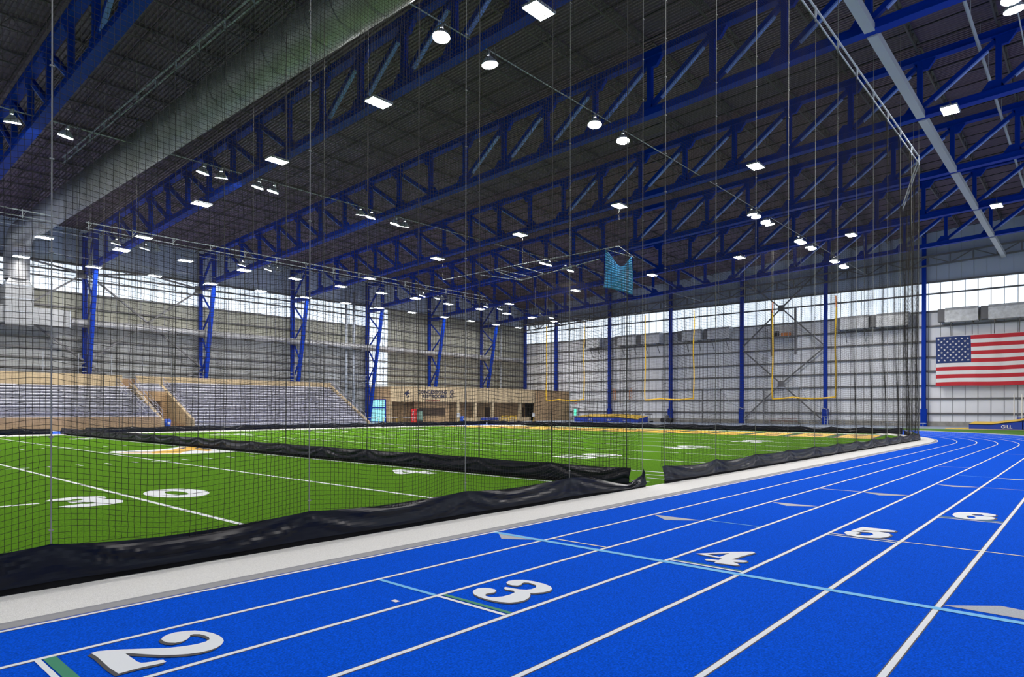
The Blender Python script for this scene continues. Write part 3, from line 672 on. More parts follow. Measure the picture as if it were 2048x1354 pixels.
def make_net(label, p0, p1, ropes, z1, cell, r, side, seed, zsk=0.53, rmat='rope', rr=0.012, rings=0, rail=True, slump=1.0, belly=0.1, ramp=None, sag=0.1, z0=0.5, hem=True):
    root = empty('safety_net', (0, 0, 0)); tag(root, label, 'net')
    netting(root, p0, p1, ropes, z0, z1, cell, r, seed, sag=sag, belly=belly)
    d = (Vector(p1)-Vector(p0)); L = d.length; d.normalize()
    for s in ropes:
        rope(root, p0[0]+d.x*s, p0[1]+d.y*s, 0.08, z1, rr, M[rmat], rings)
    skirt(root, p0, p1, ropes, side, zsk, seed, slump, ramp)
    if rail:
        mb = MB(); a = (p0[0], p0[1], z1); b = (p1[0], p1[1], z1)
        mb.tube(a, b, 0.035, 8); mb.tube((a[0], a[1], z1+0.45), (b[0], b[1], z1+0.45), 0.045, 8)
        for s in ropes:
            x, y = p0[0]+d.x*s, p0[1]+d.y*s
            mb.box(x-0.03, x+0.03, y-0.03, y+0.03, z1-0.1, z1+0.55); mb.beam((x, y, z1), (x+d.x*0.25, y+d.y*0.25, z1+0.45), 0.03, 0.03)
        mb.build('top_rail', M['lsteel'], root)
        mb = MB()
        for s in ropes[1::2]:
            x, y = p0[0]+d.x*s, p0[1]+d.y*s; mb.tube((x, y, z1+0.5), (x, y, zr(y)), 0.012, 4)
        mb.build('hanger_cable', M['ropel'], root)
    return root
NV = 8.84
r1 = [2.12+3.27*k-(-3.3) for k in range(-1, 5)]          # distances from x=-3.3
def ramp_l(s, top): return top
make_net('black net along the near side, left of the opening, in the foreground', (-3.3, NV), (15.12, NV), [s for s in r1 if s < 18.3]+[18.40], 18.5, 0.068, 0.0031, 1, 11, sag=0.15, rings=1.05, rr=0.0075, slump=0.8, rmat='ropel', ramp=lambda s, t: t - 0.30*max(0, 1-abs(s-17.6)/1.6) if s < 18.4 else t)
make_net('black net along the near side, right of the opening, beside the track curb', (16.1, NV), (50.9, NV), [0.2+3.22*k for k in range(11)]+[34.7], 18.5, 0.088, 0.0036, 1, 12, sag=0.14, rings=1.05, rr=0.010, rmat='ropel', slump=1.0)
make_net('black net closing the far right corner between the near and the end net', (50.9, NV), (61.9, 11.9), [0.0, 3.6, 7.2, 11.3], 18.5, 0.11, 0.0042, 1, 13, rr=0.014)
make_net('black net across the end of the field in front of the yellow lettering', (62.5, 12.0), (62.5, 59.6), [0.3+2.62*k for k in range(19)], 17.0, 0.16, 0.0055, -1, 14, rr=0.016, zsk=0.58, rail=False)
make_net('black net along the bleacher side of the field, right of the far gap', (16.6, 59.8), (62.3, 59.8), [0.2+3.2*k for k in range(15)], 16.3, 0.18, 0.0045, 1, 15, rr=0.016, rail=True)
make_net('black net along the bleacher side of the field, left of the far gap', (-13.5, 59.8), (14.4, 59.8), [0.4+3.2*k for k in range(9)], 16.3, 0.18, 0.0045, 1, 16, rr=0.016)
make_net('black divider net hanging across the middle of the field', (15.0, 9.1), (15.0, 59.6), [2.8+2.95*k-0.15 for k in range(17)]+[0.15], 20.9, 0.12, 0.0048, -1, 17, rr=0.012, rmat='rope', slump=0.25, belly=0.15)

# yellow goal outlines hung in the end net
for (va, vb), l in zip(((16.78, 22.15), (29.92, 35.39), (43.2, 48.6)), ('yellow goal outline with a wavy crossbar hanging at the right of the end net', 'yellow goal outline hanging in the middle of the end net', 'yellow goal outline hanging at the left of the end net, before the concession building')):
    r = empty('goal_outline', (62.42, (va+vb)/2*1.023, 0)); tag(r, l, 'goal', 'goals hung in the end net'); hw = (vb-va)/2*1.023; zb = 3.07
    for s in (-1, 1):
        m_ = MB(); P = [(0.04*math.sin(z*1.3), s*hw*(1-0.012*math.sin(z)), z) for z in np.linspace(zb, 11.1, 14)]
        m_.path(P, 0.065, 6); m_.build('upright', M['goal'], r)
        m_ = MB(); m_.path([P[-1], (0, s*hw, 12.15)], 0.06, 6); m_.build('upright_tip', M['orange'] if va < 20 else M['goal'], r)
        m_ = MB(); m_.tube((0, s*hw, 12.1), (0.08, s*hw, 17.0), 0.008, 4); m_.build('hanging_cord', M['ropel'], r)
    m_ = MB(); P = [(0, y, zb+0.02-0.13*abs(math.sin(1.5*math.pi*(y+hw)/(2*hw)))**0.8+0.12) for y in np.linspace(-hw, hw, 25)]
    m_.path(P, 0.075, 6); m_.build('crossbar', M['goal'], r)

# light blue tarp on a thin triangular frame
r = empty('blue_tarp', (48.0, 30.4, 0)); tag(r, 'light blue tarp hanging from thin rods high over the field', 'tarp')
G = []
for j in range(15):
    row = []; tj = j/14
    for i in range(15):
        ti = i/14; y = 1.35-2.65*ti; ztop = 15.85-1.0*ti-1.15*math.sin(math.pi*ti)**1.4*(1-tj)**3; zbot = 12.6-0.95*ti+0.1*math.sin(math.pi*ti)
        z = ztop*(1-tj)+zbot*tj; x = 0.12*math.sin(6*ti+3*tj)+0.35*math.sin(math.pi*ti)*(1-tj)**2
        row.append((x, y+0.2*tj*(1-ti), z))
    G.append(row)
m_ = MB()
for a, b in zip(G[:-1], G[1:]): m_.ribbon(a, b)
o = m_.build('cloth', M['tarp'], r, smooth=True); sm = o.modifiers.new('thickness', 'SOLIDIFY'); sm.thickness = 0.01
fr = empty('hanging_frame', (48.0, 40, 0)); tag(fr, 'thin white rod frame with triangular struts strung across the roof', 'frame')
for a, b in (((0,-9.6,15.95),(0,1.2,16.0)),((0,1.2,16.0),(0,12.5,15.9)),((0,-8.25,15.9),(0.3,-10.9,14.85)),((0,-9.6,15.95),(0.3,-10.9,14.85)),((0,6.87,15.7),(0.2,1.49,14.5)),((0,4.8,15.86),(0.2,1.49,14.5)),((0,4.5,15.9),(0.2,0.5,14.75)),((0,1.94,15.9),(0.2,-1.2,14.8)),((0.2,1.49,14.5),(0.2,-7.5,15.2))):
    m_ = MB(); m_.tube(a, b, 0.03, 6); m_.build('rod', M['lsteel'], fr)
m_ = MB()
for y in (-9.6, 1.2, 12.5): m_.tube((0, y, 15.95), (0, y, zl(40+y)), 0.012, 4)
m_.build('hanger_cable', M['ropel'], fr)

# ------------------------------------------------------------------ lamps
def panel_lamp(lm='lamp'):
    r = empty('high_bay_lamp')
    m_ = MB(); m_.box(-0.66, 0.66, -0.42, 0.42, 0.02, 0.12); m_.box(-0.3, 0.3, -0.12, 0.12, 0.12, 0.2)
    for s in (-1, 1): m_.box(-0.66, 0.66, s*0.42-0.015, s*0.42+0.015, -0.02, 0.12)
    m_.box(-0.66, 0.66, -0.02, 0.02, -0.02, 0.02)
    m_.build('housing', M['lsteel'], r)
    m_ = MB(); m_.face([(-0.62,0.03,0),(0.62,0.03,0),(0.62,0.39,0),(-0.62,0.39,0)][::-1]); m_.face([(-0.62,-0.39,0),(0.62,-0.39,0),(0.62,-0.03,0),(-0.62,-0.03,0)][::-1]); m_.build('diffuser', M[lm], r)
    m_ = MB(); m_.tube((-0.5,0,0.1),(0,0,0.75),0.008,4); m_.tube((0.5,0,0.1),(0,0,0.75),0.008,4); m_.tube((0,0,0.75),(0,0,0.9),0.012,4); m_.beam((0,0,0.5),(0.62,0,0.5),0.04,0.04); m_.build('hanger', M['gsteel'], r)
    return r
def flood_lamp():
    r = empty('floodlight')
    m_ = MB(); n = 16
    for (ra, za), (rb, zb) in (((0.10, 0.42), (0.20, 0.32)), ((0.20, 0.32), (0.38, 0.12)), ((0.38, 0.12), (0.42, -0.02))):
        A = [(ra*math.cos(2*math.pi*i/n), ra*math.sin(2*math.pi*i/n), za) for i in range(n+1)]; B = [(rb*math.cos(2*math.pi*i/n), rb*math.sin(2*math.pi*i/n), zb) for i in range(n+1)]
        m_.ribbon(A, B)
    m_.tube((0,0,0.42),(0,0,0.62),0.10,10); m_.build('reflector', M['lsteel'], r, smooth=True)
    m_ = MB(); m_.face([(0.39*math.cos(-2*math.pi*i/n), 0.39*math.sin(-2*math.pi*i/n), 0.0) for i in range(n)]); m_.build('lens', M['flood'], r)
    m_ = MB(); m_.beam((0,-0.44,0.1),(0,-0.44,0.7),0.03,0.03); m_.beam((0,0.44,0.1),(0,0.44,0.7),0.03,0.03); m_.beam((0,-0.44,0.7),(0,0.44,0.7),0.04,0.04); m_.build('yoke', M['gsteel'], r)
    return r
P0 = panel_lamp(); first = True
def put(proto, x, y, z, rx, ry, label, group):
    global first
    o = proto if proto.get('used') is None else copy_tree(proto)
    proto['used'] = 1
    o.location = (x, y, z); o.rotation_euler = (rx, ry, 0)
    if 'used' in o and o is not proto: del o['used']
    tag(o, label, 'lamp' if group[0] == 'h' else 'floodlight', group)
rowU = {-2.3: 'behind the camera', 22.5: 'over the divider net', 47.3: 'along the second truss past the near opening', 72.2: 'along the truss beyond the end net'}
Vs = [-5.2, 6.6, 18.4, 29.9, 40.9, 52.5, 64.5]
vn = ['right of the track', 'above the running track', 'first over the field', 'second over the field', 'third over the field', 'fourth over the field', 'nearest the bleachers']
for u, un in rowU.items():
    for v, l in zip(Vs, vn): put(P0, u, v, zl(v)-0.3, 0, 0, 'lamp panel %s, %s' % (un, l), 'high-bay lamp panels')
P1 = panel_lamp('lampb')
bu = [-8.3, -2.1, 4.1, 10.2, 16.3, 22.5, 28.5, 34.7, 40.9, 47.2, 53.4, 59.1, 65.3, 71.9, 78.0, 84.2, 90.2]
for j, (v, rn) in enumerate(((70.2, 'row over the bleacher front'), (78.3, 'row against the bleacher wall'))):
    for i, u in enumerate(bu):
        put(P1, u, v, zl(v)-0.3+(0.0 if v < 75 else -0.1), 0, 0, 'lamp panel, %s, %s' % (rn, ('%s before the far corner' % ordn(len(bu)-2-i)) if i < len(bu)-1 else 'last at the far corner'), 'high-bay lamp panels')
F0 = flood_lamp()
fl_pos = []
for v, us, rn in ((22.9, (-1.0, 9.0, 20.8, 24.1, 33.4, 36.6, 58.0, 58.95, 61.2, 62.3, 70.3, 71.3, 73.6, 74.6, 82.4, 83.4, 86.0, 87.0), 'track side row'),
                  (46.3, (9.2, 11.8, 19.9, 21.2, 23.9, 25.1, 33.0, 34.0, 36.6, 37.7, 57.4, 58.4, 61.5, 62.6), 'middle row'),
                  (68.3, (9.0, 21.4, 23.9, 25.0, 33.5, 36.5, 37.6, 58.7, 61.3, 62.3, 71.2, 74.2, 84.0, 87.0), 'bleacher row'),
                  (2.8, (12.0, 24.0, 36.6, 37.7, 60.0), 'row above the track')):
    for i, u in enumerate(us):
        put(F0, u, v, zl(v)-0.28, (0.22 if v > 40 else -0.08), 0.16*(1 if i % 3 else -0.6), 'round glaring floodlight in the %s, %s one down the hall' % (rn, ordn(i)), 'floodlights under the trusses')
for v in (2.8, 22.9, 46.3, 68.3, 70.2, 78.3):   # conduits the lamps hang from
    m_ = MB(); m_.tube((U0, v, zl(v)+0.42), (U1-.4, v, zl(v)+0.42), 0.03, 6)
    tag(m_.build('light_conduit', M['lsteel']), 'thin conduit carrying the floodlights over the %s' % {2.8:'running track', 22.9:'track side of the field', 46.3:'middle of the field', 68.3:'front of the bleachers', 70.2:'first row of bleacher lamps', 78.3:'last row of bleacher lamps'}[v], 'conduit')

# ------------------------------------------------------------------ flag
def flag():
    m_ = MB(); x = U1-1.08; vT, vB = 15.05, 14.95; zT, zB = 11.2, 5.05; Wd = 11.7; n = 40
    def pt(u, t, off=0.0):   # u across 0..1, t down 0..1
        return (x-off-0.05*math.sin(u*17+t*2)-0.03*math.sin(u*41), vT-Wd*u-0.06*math.sin(t*3), zT-(zT-zB)*t+0.10*math.sin(u*9)*t*0.4)
    for k in range(13):
        mi = 0 if k % 2 == 0 else 1; t0, t1 = k/13, (k+1)/13; us = 0.0 if k >= 7 else 0.31
        A = [pt(us+(1-us)*i/n, t0) for i in range(n+1)]; B = [pt(us+(1-us)*i/n, t1) for i in range(n+1)]; m_.ribbon(A, B, mi)
    for j in range(7):
        A = [pt(0.31*i/14, j/13) for i in range(15)]; B = [pt(0.31*i/14, (j+1)/13) for i in range(15)]; m_.ribbon(A, B, 2)
    for row in range(9):
        for c in range(6 if row % 2 == 0 else 5):
            u = 0.31*((1+2*c+(row % 2))/12); t = 7/13*((row+1)/10); cc = pt(u, t, 0.03); s = 0.15; P = []
            for q in range(10):
                a = math.pi/2+q*math.pi/5; rr = s if q % 2 == 0 else s*0.40
                P.append((cc[0], cc[1]+rr*math.cos(a), cc[2]+rr*math.sin(a)))
            n0 = len(m_.v); m_.v += [(cc[0]-0.002, cc[1], cc[2])]+P
            for q in range(10): m_.f.append((n0, n0+1+q, n0+1+(q+1) % 10)); m_.m.append(1)
    m_.box(x-0.02, x+0.02, vT-Wd, vT+0.05, zT, zT+0.06, 1)
    o = m_.build('flag', [M['flagred'], M['flagwhite'], M['flagblue']]); tag(o, 'large red, white and blue flag of stars and stripes hung on the end wall', 'flag')
flag()

# ------------------------------------------------------------------ bleachers
def bleacher(label, ua, ub, vf, zf, vb, zb, rows, topz):
    r = empty('bleacher', (0, 0, 0)); tag(r, label, 'bleachers')
    dv = (vb-vf)/rows; dz = (zb-zf)/rows
    for i in range(rows):
        v = vf+i*dv; z = zf+i*dz
        m_ = MB(); m_.box(ua, ub, v+dv*0.42, v+dv*0.80, z+0.38, z+0.43); m_.build('seat_plank', M['alu'], r)
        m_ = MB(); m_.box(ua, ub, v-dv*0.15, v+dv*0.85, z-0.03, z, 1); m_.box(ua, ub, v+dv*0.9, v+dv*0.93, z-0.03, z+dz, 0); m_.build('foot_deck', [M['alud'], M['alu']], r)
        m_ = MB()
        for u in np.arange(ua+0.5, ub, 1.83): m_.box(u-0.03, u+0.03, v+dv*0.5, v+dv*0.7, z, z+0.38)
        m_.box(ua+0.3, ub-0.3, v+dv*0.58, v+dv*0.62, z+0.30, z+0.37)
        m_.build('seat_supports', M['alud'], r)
    m_ = MB(); n = len(m_.v)
    m_.v += [(ua, vf-0.05, 0), (ua, vb, 0), (ua, vb, zb-0.1), (ua, vf-0.05, zf-0.1), (ub, vf-0.05, 0), (ub, vb, 0), (ub, vb, zb-0.1), (ub, vf-0.05, zf-0.1)]
    m_.f += [(0,3,2,1), (4,5,6,7), (0,4,7,3), (3,7,6,2), (1,2,6,5), (0,1,5,4)]; m_.m += [0]*6
    m_.build('base', M['alud'], r)
    if zf > 0.9:
        m_ = MB(); m_.box(ua, ub, vf-0.35, vf-0.1, 0, zf-0.02); m_.build('front_wall', M['tan'], r)
    return r, dv, dz
def handrail(root, a, b, h=0.95, n=6, r=0.025):
    m_ = MB(); a = Vector(a); b = Vector(b); up_ = Vector((0,0,h))
    m_.tube(a+up_, b+up_, r, 6); m_.tube(a+up_*0.5, b+up_*0.5, r, 6)
    for i in range(n+1):
        p = a.lerp(b, i/n); m_.tube(p, p+up_, r, 6)
    m_.build('handrail', M['alud'], root)
r1_, dv, dz = bleacher('raised aluminium bleacher block left of the stair opening', U0, 26.0, 70.2, 1.25, 79.0, 4.25, 10, 5.6)
handrail(r1_, (U0, 70.1, 1.2), (25.9, 70.1, 1.2), n=22)
handrail(r1_, (25.9, 70.2, 1.2), (25.9, 78.4, 4.3), n=6); handrail(r1_, (24.7, 70.2, 1.3), (24.7, 78.4, 4.3), n=6)
r2_, dv, dz = bleacher('aluminium bleacher block right of the stair opening reaching the floor', 29.6, 51.4, 70.6, 0.35, 79.0, 4.85, 14, 5.6)
handrail(r2_, (51.3, 70.8, 0.5), (51.5, 79.0, 5.0), n=8)
m_ = MB(); m_.poly_extrude([(51.4, 70.4), (51.75, 70.4), (51.75, 79.2), (51.4, 79.2)], 0, 0.4)
n = len(m_.v); m_.v += [(51.42,70.4,0.4),(51.72,70.4,0.4),(51.72,79.2,5.3),(51.42,79.2,5.3),(51.42,79.2,0.4),(51.72,79.2,0.4)]; m_.f += [(n,n+1,n+2,n+3),(n+1,n+5,n+2),(n,n+3,n+4),(n+3,n+2,n+5,n+4)]; m_.m += [0]*4
m_.build('side_wall', M['tanl'], r2_)
# stair opening between the blocks
vo = empty('stair_opening', (0,0,0)); tag(vo, 'tan walled stair opening with a dark doorway between the bleacher blocks', 'stairway')
for (ua, ub, vA) in ((26.15, 26.5, 70.4), (29.2, 29.5, 70.4)):
    m_ = MB(); n = 0; zA, zB_ = 0.9, 4.7; 
    m_.v += [(ua,vA,0),(ub,vA,0),(ub,78.8,0),(ua,78.8,0),(ua,vA,zA),(ub,vA,zA),(ub,78.8,zB_),(ua,78.8,zB_)]
    m_.f += [(0,3,2,1),(4,5,6,7),(0,1,5,4),(1,2,6,5),(2,3,7,6),(3,0,4,7)]; m_.m += [0]*6; m_.build('side_wall', M['tanl'], vo)
m_ = MB(); m_.box(26.5, 29.2, 76.8, 77.1, 0, 3.9); m_.build('back_wall', M['tan'], vo)
m_ = MB(); m_.box(27.3, 28.5, 76.72, 76.8, 0.8, 2.8); m_.build('doorway', M['brown'], vo)
m_ = MB()
for i in range(6): m_.box(26.5, 29.2, 71.5+i*0.9, 76.8, 0.0, 0.14*(i+1))
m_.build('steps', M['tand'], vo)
handrail(vo, (26.4, 70.6, 0.9), (26.4, 78.0, 4.5)); handrail(vo, (29.3, 70.6, 0.9), (29.3, 78.0, 4.5))
m_ = MB(); m_.box(26.55, 29.15, 77.2, 79.0, 0, 3.95, 1)
for i in range(3): m_.box(26.55, 29.15, 77.2+i*0.6, 77.5+i*0.6, 3.98+i*0.32, 4.05+i*0.32); m_.box(26.55, 29.15, 77.55+i*0.6, 77.6+i*0.6, 3.95, 4.2+i*0.3, 1)
m_.build('upper_seats', [M['alu'], M['alud']], vo)
m_ = MB(); m_.box(U0, 25.5, 79.2, 79.6, 0, 5.62); m_.box(25.5, 26.9, 79.5, 79.8, 0, 5.3, 1); m_.box(26.9, 51.7, 79.2, 79.6, 0, 5.62); m_.box(U0, 51.7, 79.6, 81.3, 5.2, 5.3, 0)
tag(m_.build('parapet_wall', [M['tanl'], M['tand']]), 'tan block wall along the top of the bleachers', 'wall')
m_ = MB()
for zz in (6.0, 6.5, 7.0): m_.tube((U0, 82.3, zz), (60, 82.3, zz), 0.03, 6)
for u in np.arange(U0+1, 60, 3.2): m_.tube((u, 82.3, 5.3), (u, 82.3, 8.0), 0.035, 6)
tag(m_.build('walkway_rail', M['lsteel']), 'pale pipe rails along the wall above the bleachers', 'railing')

# ------------------------------------------------------------------ concession building
cb = empty('concession_building', (0,0,0)); tag(cb, 'long tan concession and restroom building in the far left corner', 'building')
Pp = [(61.0, 83.4), (62.1, 79.5), (70.3, 73.0), (88.0, 72.7), (98.0, 72.7)]
def wallseg(mb, a, b, th, z0, z1, mi=0, inset=0.0):
    a = Vector((*a, 0)); b = Vector((*b, 0)); d = (b-a).normalized(); n = Vector((-d.y, d.x, 0))   # toward the wall
    a = a+n*inset; b = b+n*inset
    k = len(mb.v); mb.v += [(p.x, p.y, z) for z in (z0, z1) for p in (a, b, b+n*th, a+n*th)]
    mb.f += [(k, k+3, k+2, k+1), (k+4, k+5, k+6, k+7), (k, k+1, k+5, k+4), (k+1, k+2, k+6, k+5), (k+2, k+3, k+7, k+6), (k+3, k, k+4, k+7)]; mb.m += [mi]*6
for q_ in (0, 3):
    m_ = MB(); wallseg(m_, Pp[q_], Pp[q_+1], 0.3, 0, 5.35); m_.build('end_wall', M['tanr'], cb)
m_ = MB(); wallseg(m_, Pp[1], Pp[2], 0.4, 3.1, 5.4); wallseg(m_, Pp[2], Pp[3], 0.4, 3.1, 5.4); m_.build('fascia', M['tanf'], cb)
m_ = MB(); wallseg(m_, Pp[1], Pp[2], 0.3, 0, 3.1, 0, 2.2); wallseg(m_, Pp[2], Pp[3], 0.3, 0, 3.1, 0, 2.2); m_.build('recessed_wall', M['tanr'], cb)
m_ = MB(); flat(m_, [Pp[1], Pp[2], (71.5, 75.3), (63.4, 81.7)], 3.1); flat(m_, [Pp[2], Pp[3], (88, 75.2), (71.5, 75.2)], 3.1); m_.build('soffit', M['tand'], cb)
m_ = MB(); m_.poly_extrude([Pp[0], Pp[1], Pp[2], Pp[3], Pp[4], (98.0, 83.0)], 5.2, 5.3); m_.build('roof', M['tan'], cb)
def along(t, seg=(1,2), inset=0.0, z=0.0):
    a = Vector((*Pp[seg[0]], 0)); b = Vector((*Pp[seg[1]], 0)); d = (b-a).normalized(); n = Vector((-d.y, d.x, 0)); p = a.lerp(b, t)+n*inset
    return Vector((p.x, p.y, z)), math.atan2(d.y, d.x)
def block(name, t, seg, inset, wd, dp, z0, z1, m, parent=cb, label=None):
    p, a = along(t, seg, inset); o = MB(); o.box(-wd/2, wd/2, -dp/2, dp/2, z0, z1); o = o.build(name, m, parent); o.location = (p.x, p.y, 0); o.rotation_euler = (0, 0, a)
    if label: o['label'] = label
    return o
for t in (0.0, 0.98): block('pillar', t, (1,2), 0.3, 0.45, 0.5, 0, 3.1, M['tanf'])
for t in (0.20, 0.42, 0.80): block('pillar', t, (2,3), 0.3, 0.42, 0.5, 0, 3.1, M['tanf'])
block('counter_wall', 0.60, (1,2), 1.0, 5.4, 0.3, 0, 3.1, M['tanr'])
block('roll_shutter', 0.60, (1,2), 0.82, 3.9, 0.1, 1.0, 2.2, M['brown'], label='dark closed serving window')
for t in (0.30, 0.47, 0.95): block('doorway', t, (2,3), 2.15, 1.3, 0.1, 0, 2.3, M['brown'])
block('low_wall', 0.52, (2,3), 0.4, 15.5, 0.2, 0, 0.75, M['tanf'])
# entrance doors
dr = block('entrance_door', 0.45, (0,1), -0.05, 2.9, 0.12, 0, 3.5, M['blue'])
for i in range(4):
    for (z0, z1) in ((0.15, 2.1), (2.3, 3.35)):
        o = MB(); o.box(-1.38+i*0.7, -1.38+i*0.7+0.6, -0.10, -0.07, z0, z1); o.build('door_pane', M['glass'], dr)
def text(name, s, size, loc, rz, m, parent, ext=0.02):
    cu = bpy.data.curves.new(name, 'FONT'); cu.body = s; cu.size = size; cu.extrude = ext; cu.offset = size*0.018; cu.align_x = 'CENTER'
    t_ = bpy.data.objects.new(name, cu); COL.objects.link(t_); bpy.context.view_layer.update()
    me = bpy.data.meshes.new_from_object(t_.evaluated_get(bpy.context.evaluated_depsgraph_get())); bpy.data.objects.remove(t_)
    o = bpy.data.objects.new(name, me); COL.objects.link(o); o.parent = parent; o.location = loc; o.rotation_euler = (math.pi/2, 0, rz)
    me.materials.clear(); me.materials.append(m); return o
p, a = along(0.60, (1,2), -0.03); text('sign_lettering', 'CONCESSIONS', 0.66, (p.x, p.y, 4.40), a, M['navy'], cb)
p, a = along(0.63, (1,2), -0.03); text('sign_lettering', 'RESTROOMS', 0.66, (p.x, p.y, 3.75), a, M['navy'], cb)
p, a = along(0.60, (1,2), -0.03); text('sign_lettering', 'CONCESSIONS', 0.34, (p.x, p.y, 3.18), a, M['darkred'], cb)
for z in (4.62, 3.98):
    p, a = along(0.885, (1,2), -0.05); o = MB()
    ra, rb = 0.29, 0.20
    for i in range(20):
        q0, q1 = 2*math.pi*i/20, 2*math.pi*(i+1)/20; o.face([(ra*math.cos(q0),0,ra*math.sin(q0)),(ra*math.cos(q1),0,ra*math.sin(q1)),(rb*math.cos(q1),0,rb*math.sin(q1)),(rb*math.cos(q0),0,rb*math.sin(q0))])
    o.box(-0.03, 0.03, -0.01, 0.01, -0.12, 0.13); o.face([(-0.1,0,0.02),(0,0,0.15),(0.1,0,0.02),(0,0,0.06)])
    o = o.build('arrow_disc', M['navy'], cb); o.location = (p.x, p.y, z); o.rotation_euler = (0,0,a)
p, a = along(0.235, (1,2), -0.05); o = MB()
for P in ([(-.6,.55),(-.3,.2),(0,.35),(.35,.6),(.2,.2),(.5,.0),(.1,-.1),(-.2,-.55),(-.15,-.1),(-.5,-.05),(-.25,.12)], [(.1,-.3),(.35,-.2),(.3,-.5),(0,-.65)]):
    o.face([(x, 0, z) for x, z in P])
o = o.build('emblem', M['navy'], cb); o.location = (p.x, p.y, 4.35); o.rotation_euler = (0,0,a)

# things in front of the building
def stand(name, loc, rz=0): return empty(name, loc, rz)
p, a = along(0.385, (1,2), -0.35)
vm = stand('drinks_cooler', (p.x, p.y, 0), a); tag(vm, 'red drinks cooler with a glass door beside the serving window', 'vending machine')
o = MB(); o.box(-0.95, -0.1, -0.4, 0.4, 0, 2.05); o.build('red_cabinet', M['red'], vm)
o = MB(); o.box(-0.1, 0.85, -0.38, 0.4, 0, 2.0); o.box(-0.1, 0.85, -0.42, -0.38, 1.75, 2.0); o.build('cabinet', M['black'], vm)
o = MB(); o.box(-0.0, 0.78, -0.43, -0.40, 0.3, 1.7); o.build('glass_door', M['cool'], vm)
text('lettering', 'Coca-Cola', 0.34, (-0.52, -0.42, 1.0), 0, M['signw'], vm).rotation_euler = (math.pi/2, -math.pi/2, 0)
def bin_(x, y, label):
    r = stand('waste_bin', (x, y, 0)); tag(r, label, 'bin'); o = MB(); o.tube((0,0,0),(0,0,0.85),0.26,12,r2=0.33); o.build('body', M['bluelight'], r, True)
    o = MB(); o.tube((0,0,0.85),(0,0,0.95),0.35,12,r2=0.2); o.build('lid', M['bluelight'], r); o = MB(); o.box(-0.12,0.12,-0.36,-0.33,0.4,0.62); o.build('sticker', M['signw'], r)
bin_(26.9, 70.6, 'blue bin standing in the stair opening of the bleachers'); bin_(69.8, 71.9, 'blue bin beside the pillar of the concession building')
def notice(x, y, label):
    r = stand('notice_stand', (x, y, 0)); tag(r, label, 'sign'); o = MB(); o.tube((0,0,0),(0,0,1.2),0.03,6); o.box(-0.2,0.2,-0.2,0.2,0,0.03); o.build('post', M['goal'], r)
    o = MB(); o.box(-0.35,0.35,-0.04,0.0,0.8,1.45); o.build('board', M['signw'], r)
notice(68.6, 71.5, 'white notice board on a yellow post near the blue bin'); notice(86.6, 71.8, 'white notice board at the right end of the concession building')
def table(x, y, rz, label, m='signw'):
    r = stand('folding_table', (x, y, 0), rz); tag(r, label, 'table'); o = MB(); o.box(-1.1,1.1,-0.38,0.38,0.71,0.75); o.build('table_top', M[m], r)
    for sx in (-0.95, 0.95):
        for sy in (-0.3, 0.3): o = MB(); o.tube((sx,sy,0),(sx,sy,0.71),0.02,6); o.build('leg', M['goal'] if m == 'signw' else M['gsteel'], r)
for i, (x, y) in enumerate(((58.4, 79.0), (60.4, 77.3), (62.4, 75.6))): table(x, y, -0.67, 'white folding table near the entrance doors, %s from the bleachers' % ordn(i))
def barrier(x, y, label):
    r = stand('yellow_barrier', (x, y, 0)); tag(r, label, 'barrier')
    o = MB(); o.beam((-0.8,0,0.9),(0.8,0,0.9),0.06,0.10); o.beam((-0.8,0,0.5),(0.8,0,0.5),0.06,0.10); o.build('rail', M['goal'], r)
    for sx in (-0.7, 0.7): o = MB(); o.beam((sx,-0.25,0),(sx,0,0.95),0.05,0.05); o.beam((sx,0.25,0),(sx,0,0.95),0.05,0.05); o.build('leg', M['goal'], r)
barrier(79.5, 72.0, 'yellow barrier in front of the low wall, left one'); barrier(81.4, 71.9, 'yellow barrier in front of the low wall, right one')
for i, x in enumerate((74.6, 76.0, 77.3)):
    r = stand('ball_cart', (x, 72.0, 0)); tag(r, 'dark wheeled cart before the low wall, %s from the left' % ordn(i), 'cart'); o = MB(); o.box(-0.5,0.5,-0.3,0.3,0.25,0.3); 
    for sx in (-0.48,0.48):
        for sy in (-0.28,0.28): o.tube((sx,sy,0.1),(sx,sy,0.85),0.02,5)
    o.box(-0.5,0.5,-0.3,-0.28,0.55,0.6); o.build('frame', M['gsteel'], r)
    o = MB(); o.box(-0.42,0.42,-0.24,0.24,0.3,0.7); o.build('bundle', M['matblue'], r)
    for sx in (-0.4,0.4): o = MB(); o.tube((sx,-0.3,0.1),(sx,0.3,0.1),0.1,8); o.build('wheel', M['black'], r)
# far exit at the end wall
r = stand('exit_door', (98.15, 71.4, 0), -math.pi/2); tag(r, 'exit door with a lit green pane at the end wall beside the concession building', 'door')
o = MB(); o.box(-0.6,0.6,-0.06,0.06,0,2.4); o.build('door_leaf', M['lsteel'], r); o = MB(); o.box(-0.25,0.25,-0.1,-0.06,0.9,2.1); o.build('pane', M['signg'], r)
r = stand('exit_sign', (98.34, 71.4, 3.1), -math.pi/2); tag(r, 'small red exit sign above the exit door', 'sign'); o = MB(); o.box(-0.35,0.35,-0.05,0.05,-0.18,0.18); o.build('sign_box', M['signw'], r); text('lettering','EXIT',0.3,(0,-0.06,-0.1),0,M['red'],r)

